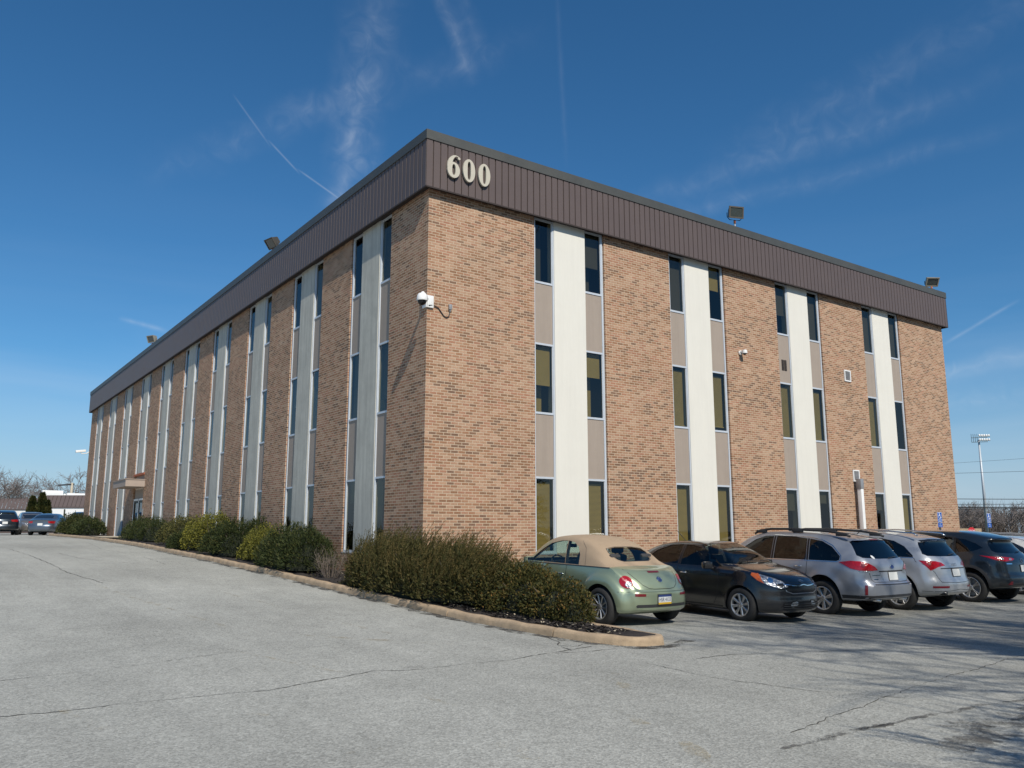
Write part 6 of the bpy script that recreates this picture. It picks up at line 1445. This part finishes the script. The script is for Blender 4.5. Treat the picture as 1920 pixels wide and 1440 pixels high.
mb = MB(); mb.box(-.85, -.22, -.10, .08, -.09, .07, Matrix.Rotation(math.radians(-8), 4, 'Y'), .02); mb.build('camera_body', MT['white'], r, True, 40)
for i, (x, z, lb) in enumerate([(17.08, 7.05, 'upper white-framed wall vent between the right-hand window bays'), (17.18, 3.52, 'lower white-framed wall vent above the square post')]):
    r = tag(empty('wall_vent', (x, 0, z)), lb, 'vent', 'wall vents'); a, b = .19, .205
    mb = MB()
    for q in ((-a, a, b-.045, b), (-a, a, -b, -b+.045), (-a, -a+.045, -b+.045, b-.045), (a-.045, a, -b+.045, b-.045)): mb.box(q[0], q[1], -.035, -.003, q[2], q[3])
    mb.build('frame', MT['white'], r); mb = MB()
    for k in range(7): z_ = -b+.07+k*.042; mb.add([(-a+.045, -.03, z_), (a-.045, -.03, z_), (a-.045, -.008, z_+.034), (-a+.045, -.008, z_+.034)], [(0, 1, 2, 3)])
    mb.build('louvre', MT['grey'], r)
r = tag(empty('square_post', (17.08, -.20, zgf(17, -.20))), 'square white post with a grey cap standing close to the wall', 'post')
mb = MB(); mb.box(-.075, .075, -.075, .075, -.1, 3.02, bev=.01); mb.build('shaft', MT['white'], r, True, 40); mb = MB(); mb.box(-.09, .09, -.09, .09, 3.021, 3.36, bev=.012); mb.build('cap', MT['grey'], r, True, 40)
def access_sign(x, y, label):
    z = zgf(x, y); r = tag(empty('parking_sign', (x, y, z)), label, 'sign', 'blue accessible parking signs'); b = 1.76-z
    mb = MB(); mb.box(-.03, .03, .004, .035, -.1, b+.52); mb.build('post', MT['signpost'], r)
    mb = MB(); mb.mat(0).box(-.15, .15, -.004, .0, b+.17, b+.53); mb.mat(1); 
    for q in ((-.142, .142, b+.514, b+.522), (-.142, .142, b+.178, b+.186), (-.142, -.134, b+.186, b+.514), (.134, .142, b+.186, b+.514)): mb.box(q[0], q[1], -.0062, -.0042, q[2], q[3])
    cx, cz = -.01, b+.40; Y = -.0075
    mb.tube([(cx-.02, Y, cz+.085), (cx-.02, Y, cz+.0)], .013, 6); mb.lathe([(-.003, .001), (-.003, .02), (.003, .02), (.003, .001)], (cx-.02, Y, cz+.105), 'y', 12)
    mb.tube([(cx-.02, Y, cz+.045), (cx+.04, Y, cz+.045)], .009, 6); mb.tube([(cx-.02, Y, cz), (cx+.045, Y, cz), (cx+.07, Y, cz-.07), (cx+.09, Y, cz-.065)], .012, 6)
    mb.tube([(cx-.005+.062*math.cos(a), Y, cz-.035+.062*math.sin(a)) for a in np.linspace(math.radians(120), math.radians(350), 14)], .008, 6)
    o = mb.build('sign_panel', [MT['signblue'], MT['signwhite']], r)
    M_ = Matrix.Translation((0, -.0055, b+.265)) @ Matrix.Rotation(PI/2, 4, 'X'); text_mesh('lettering', 'RESERVED', .045, MT['signwhite'], o, M_, .0005); text_mesh('lettering', 'PARKING', .045, MT['signwhite'], o, Matrix.Translation((0, -.0055, b+.215)) @ Matrix.Rotation(PI/2, 4, 'X'), .0005)
    mb = MB(); mb.box(-.15, .15, -.004, 0, b, b+.155); p2 = mb.build('lower_panel', MT['signblue'], r); text_mesh('lettering', 'VAN', .05, MT['signwhite'], p2, Matrix.Translation((0, -.0055, b+.11)) @ Matrix.Rotation(PI/2, 4, 'X'), .0005); text_mesh('lettering', 'ACCESSIBLE', .036, MT['signwhite'], p2, Matrix.Translation((0, -.0055, b+.045)) @ Matrix.Rotation(PI/2, 4, 'X'), .0005)
access_sign(20.45, -1.1, 'blue accessible parking sign in front of the last stretch of brick')
access_sign(23.95, -1.15, 'blue accessible parking sign against the sky, beside the floodlight mast')
# stadium mast far off
r = tag(empty('floodlight_mast', (146.5, 56.5, 1.3)), 'tall thin grey sports floodlight mast with a cluster of lamps on top', 'light mast')
mb = MB(); mb.tube([(0, 0, -1), (0, 0, 16.6)], .32, 10, True, .15); mb.build('mast', MT['galv'], r, True)
ux = Vector((.815, -.579, 0)); mb = MB()
for z in (16.2, 17.0): mb.tube([ux*-1.3+Vector((0, 0, z)), ux*1.6+Vector((0, 0, z+.1))], .05, 6)
for k in range(4): mb.tube([ux*(-1.3+k*.35)+Vector((0, 0, 16.2)), ux*(-1.3+k*.35)+Vector((0, 0, 17.7))], .035, 5)
mb.build('crossarm', MT['signpost'], r)
for k in range(10):
    mb = MB(); c = ux*(-.2+(k % 5)*.42)+Vector((-.35, -.35, 16.6+(k//5)*.75)); mb.lathe([(.0, .02), (-.12, .20), (-.3, .26), (-.31, .02)], c, 'y', 12); mb.build('lamp', MT['white'], r, True)
# overhead wires
def wire(name, label, a, b, sag, rad, mat='trim'):
    a, b = Vector(a), Vector(b); pts = [a.lerp(b, t)-Vector((0, 0, sag*4*t*(1-t))) for t in np.linspace(0, 1, 24)]; mb = MB(); mb.tube(pts, rad, 5); tag(mb.build(name, MT[mat], None, True), label, 'wire', 'overhead wires right of the building')
for i, (za, zb_, rad, lb) in enumerate([(8.1, 6.6, .055, 'thick overhead cable, topmost of the low bundle across the far trees'), (6.9, 6.0, .04, 'thin overhead cable, second of the low bundle'), (6.6, 5.2, .09, 'thickest overhead cable of the low bundle'), (5.9, 5.4, .045, 'lowest overhead cable of the bundle'), (11.9, 11.9, .028, 'thin high overhead wire, lower of the two'), (12.6, 15.0, .020, 'faint highest overhead wire')]):
    wire('overhead_wire', lb, (125.0, 84, za), (155.8, 25.3, zb_), .25, rad)
# low retail building far left
def low_building():
    r = tag(empty('low_building', (0, 72, 1.4)), 'long low white building with a brown mansard roof beyond the parked cars', 'building'); d = (Vector((5.54, 70.78))-Vector((.38, 74.45))).normalized()
    n = Vector((d.y, -d.x)) if Vector((d.y, -d.x)).y < 0 else Vector((-d.y, d.x))
    def blk(o, L_, dep, nm):
        o = Vector(o)
        def P(s, q, z): v = o+d*s-n*q; return Vector((v.x, v.y-72, z-1.4))
        mb = MB(); dbox(mb, lambda s, q, z: P(s, q, z), 0, L_, .10, dep, 2.2, 3.815); w = mb.build('wall', MT['white'], r); mb = MB(); dbox(mb, lambda s, q, z: P(s, q, z), 0, L_, .07, dep, .8, 2.195); mb.build('wall_shade_band', MT['fascia'], r)  # brown lower band added in place of dark shade beneath the parked cars
        mb = MB(); k = int(L_/.4)
        for i in range(k):
            s = i*L_/k; mb.add([P(s, -.02, 3.9), P(s+L_/k-.05, -.02, 3.9), P(s+L_/k-.05, .42, 4.95), P(s, .42, 4.95)], [(0, 1, 2, 3)]); mb.add([P(s+L_/k-.05, .03, 3.9), P(s+L_/k, .03, 3.9), P(s+L_/k, .47, 4.95), P(s+L_/k-.05, .47, 4.95)], [(0, 1, 2, 3)])
        dbox(mb, lambda s, q, z: P(s, q, z), -.05, L_+.05, .43, dep, 4.951, 5.02); dbox(mb, lambda s, q, z: P(s, q, z), -.02, L_+.02, .0, .5, 3.82, 3.899)
        for e in (0, L_): mb.add([P(e, 0, 3.9), P(e, .42, 4.95), P(e, dep, 4.95), P(e, dep, 3.9)], [(0, 1, 2, 3)])
        mb.build('mansard_roof', MT['fascia'], r)
    blk((.38, 74.45), 14, 9, 'a'); blk((-9.5, 91.0), 13.2, 6, 'b')
    for (x, y, w_, z0, z1) in ((1.9, 80.6, 1.9, 4.9, 5.75), (4.3, 79.0, 2.6, 4.9, 5.45), (3.1, 80.0, .5, 4.9, 5.4)):
        mb = MB(); mb.box(x-w_/2, x+w_/2, y-72, y-72+1.2, z0-1.4, z1-1.4, bev=.03); mb.build('rooftop_unit', MT['white'], r, True, 40)
low_building()
r = tag(empty('utility_pole', (4.81, 89.7, 1.3)), 'pale utility pole with a dark crossarm above the low building', 'utility pole')
mb = MB(); mb.tube([(0, 0, -1), (0, 0, 5.75)], .16, 8, True, .12); mb.build('pole', MT['concrete'], r, True); mb = MB(); mb.box(-.82, .82, -.08, .08, 5.45, 5.62, Matrix.Rotation(math.radians(-6), 4, 'Y')); mb.build('crossarm', MT['trim'], r)
mb = MB(); mb.tube([(-.35, 0, 4.0), (.35, 0, 4.0)], .04, 5); mb.build('crossarm', MT['grey'], r)
r = tag(empty('steel_post', (.13, 57.4, 1.38)), 'thin dark post in front of the low white building', 'post'); mb = MB(); mb.box(-.04, .04, -.03, .03, -.1, 1.95); mb.box(-.06, .06, -.05, -.031, 1.3, 1.9); mb.build('shaft', MT['signpost'], r)
# low building and stop sign far right
r = tag(empty('distant_shop', (113.4, 43.2, .85)), 'low tan building far off beyond the right end of the office', 'building'); Rm = Matrix.Rotation(math.radians(-35), 4, 'Z')
mb = MB(); mb.box(-1.9, 1.3, 0, 3, -.5, .55, Rm); mb.build('wall', MT['dark'], r); mb = MB(); mb.box(-2.0, 1.4, -.15, 3.1, .56, 1.15, Rm); mb.build('roof_fascia', MT['kerb'], r)
r = tag(empty('stop_sign', (93.0, 33.2, .9)), 'small red octagonal sign far off above the dark blue-grey SUV', 'sign'); Rm = Matrix.Rotation(math.radians(-35), 4, 'Z')
mb = MB(); mb.tube([(0, 0.03, -1), (0, .03, .9)], .04, 6); mb.build('post', MT['grey'], r); mb = MB(); mb.prism([(.45*math.cos(a), .75+.45*math.sin(a)) for a in [PI/8+k*PI/4 for k in range(8)]], -.02, .0, lambda a, b, d: Rm @ Vector((a, d, b))); mb.build('sign_panel', MT['signred'], r)
text_mesh('lettering', 'STOP', .32, MT['signwhite'], r, Rm @ Matrix.Translation((0, -.03, .75)) @ Matrix.Rotation(PI/2, 4, 'X'), .002)
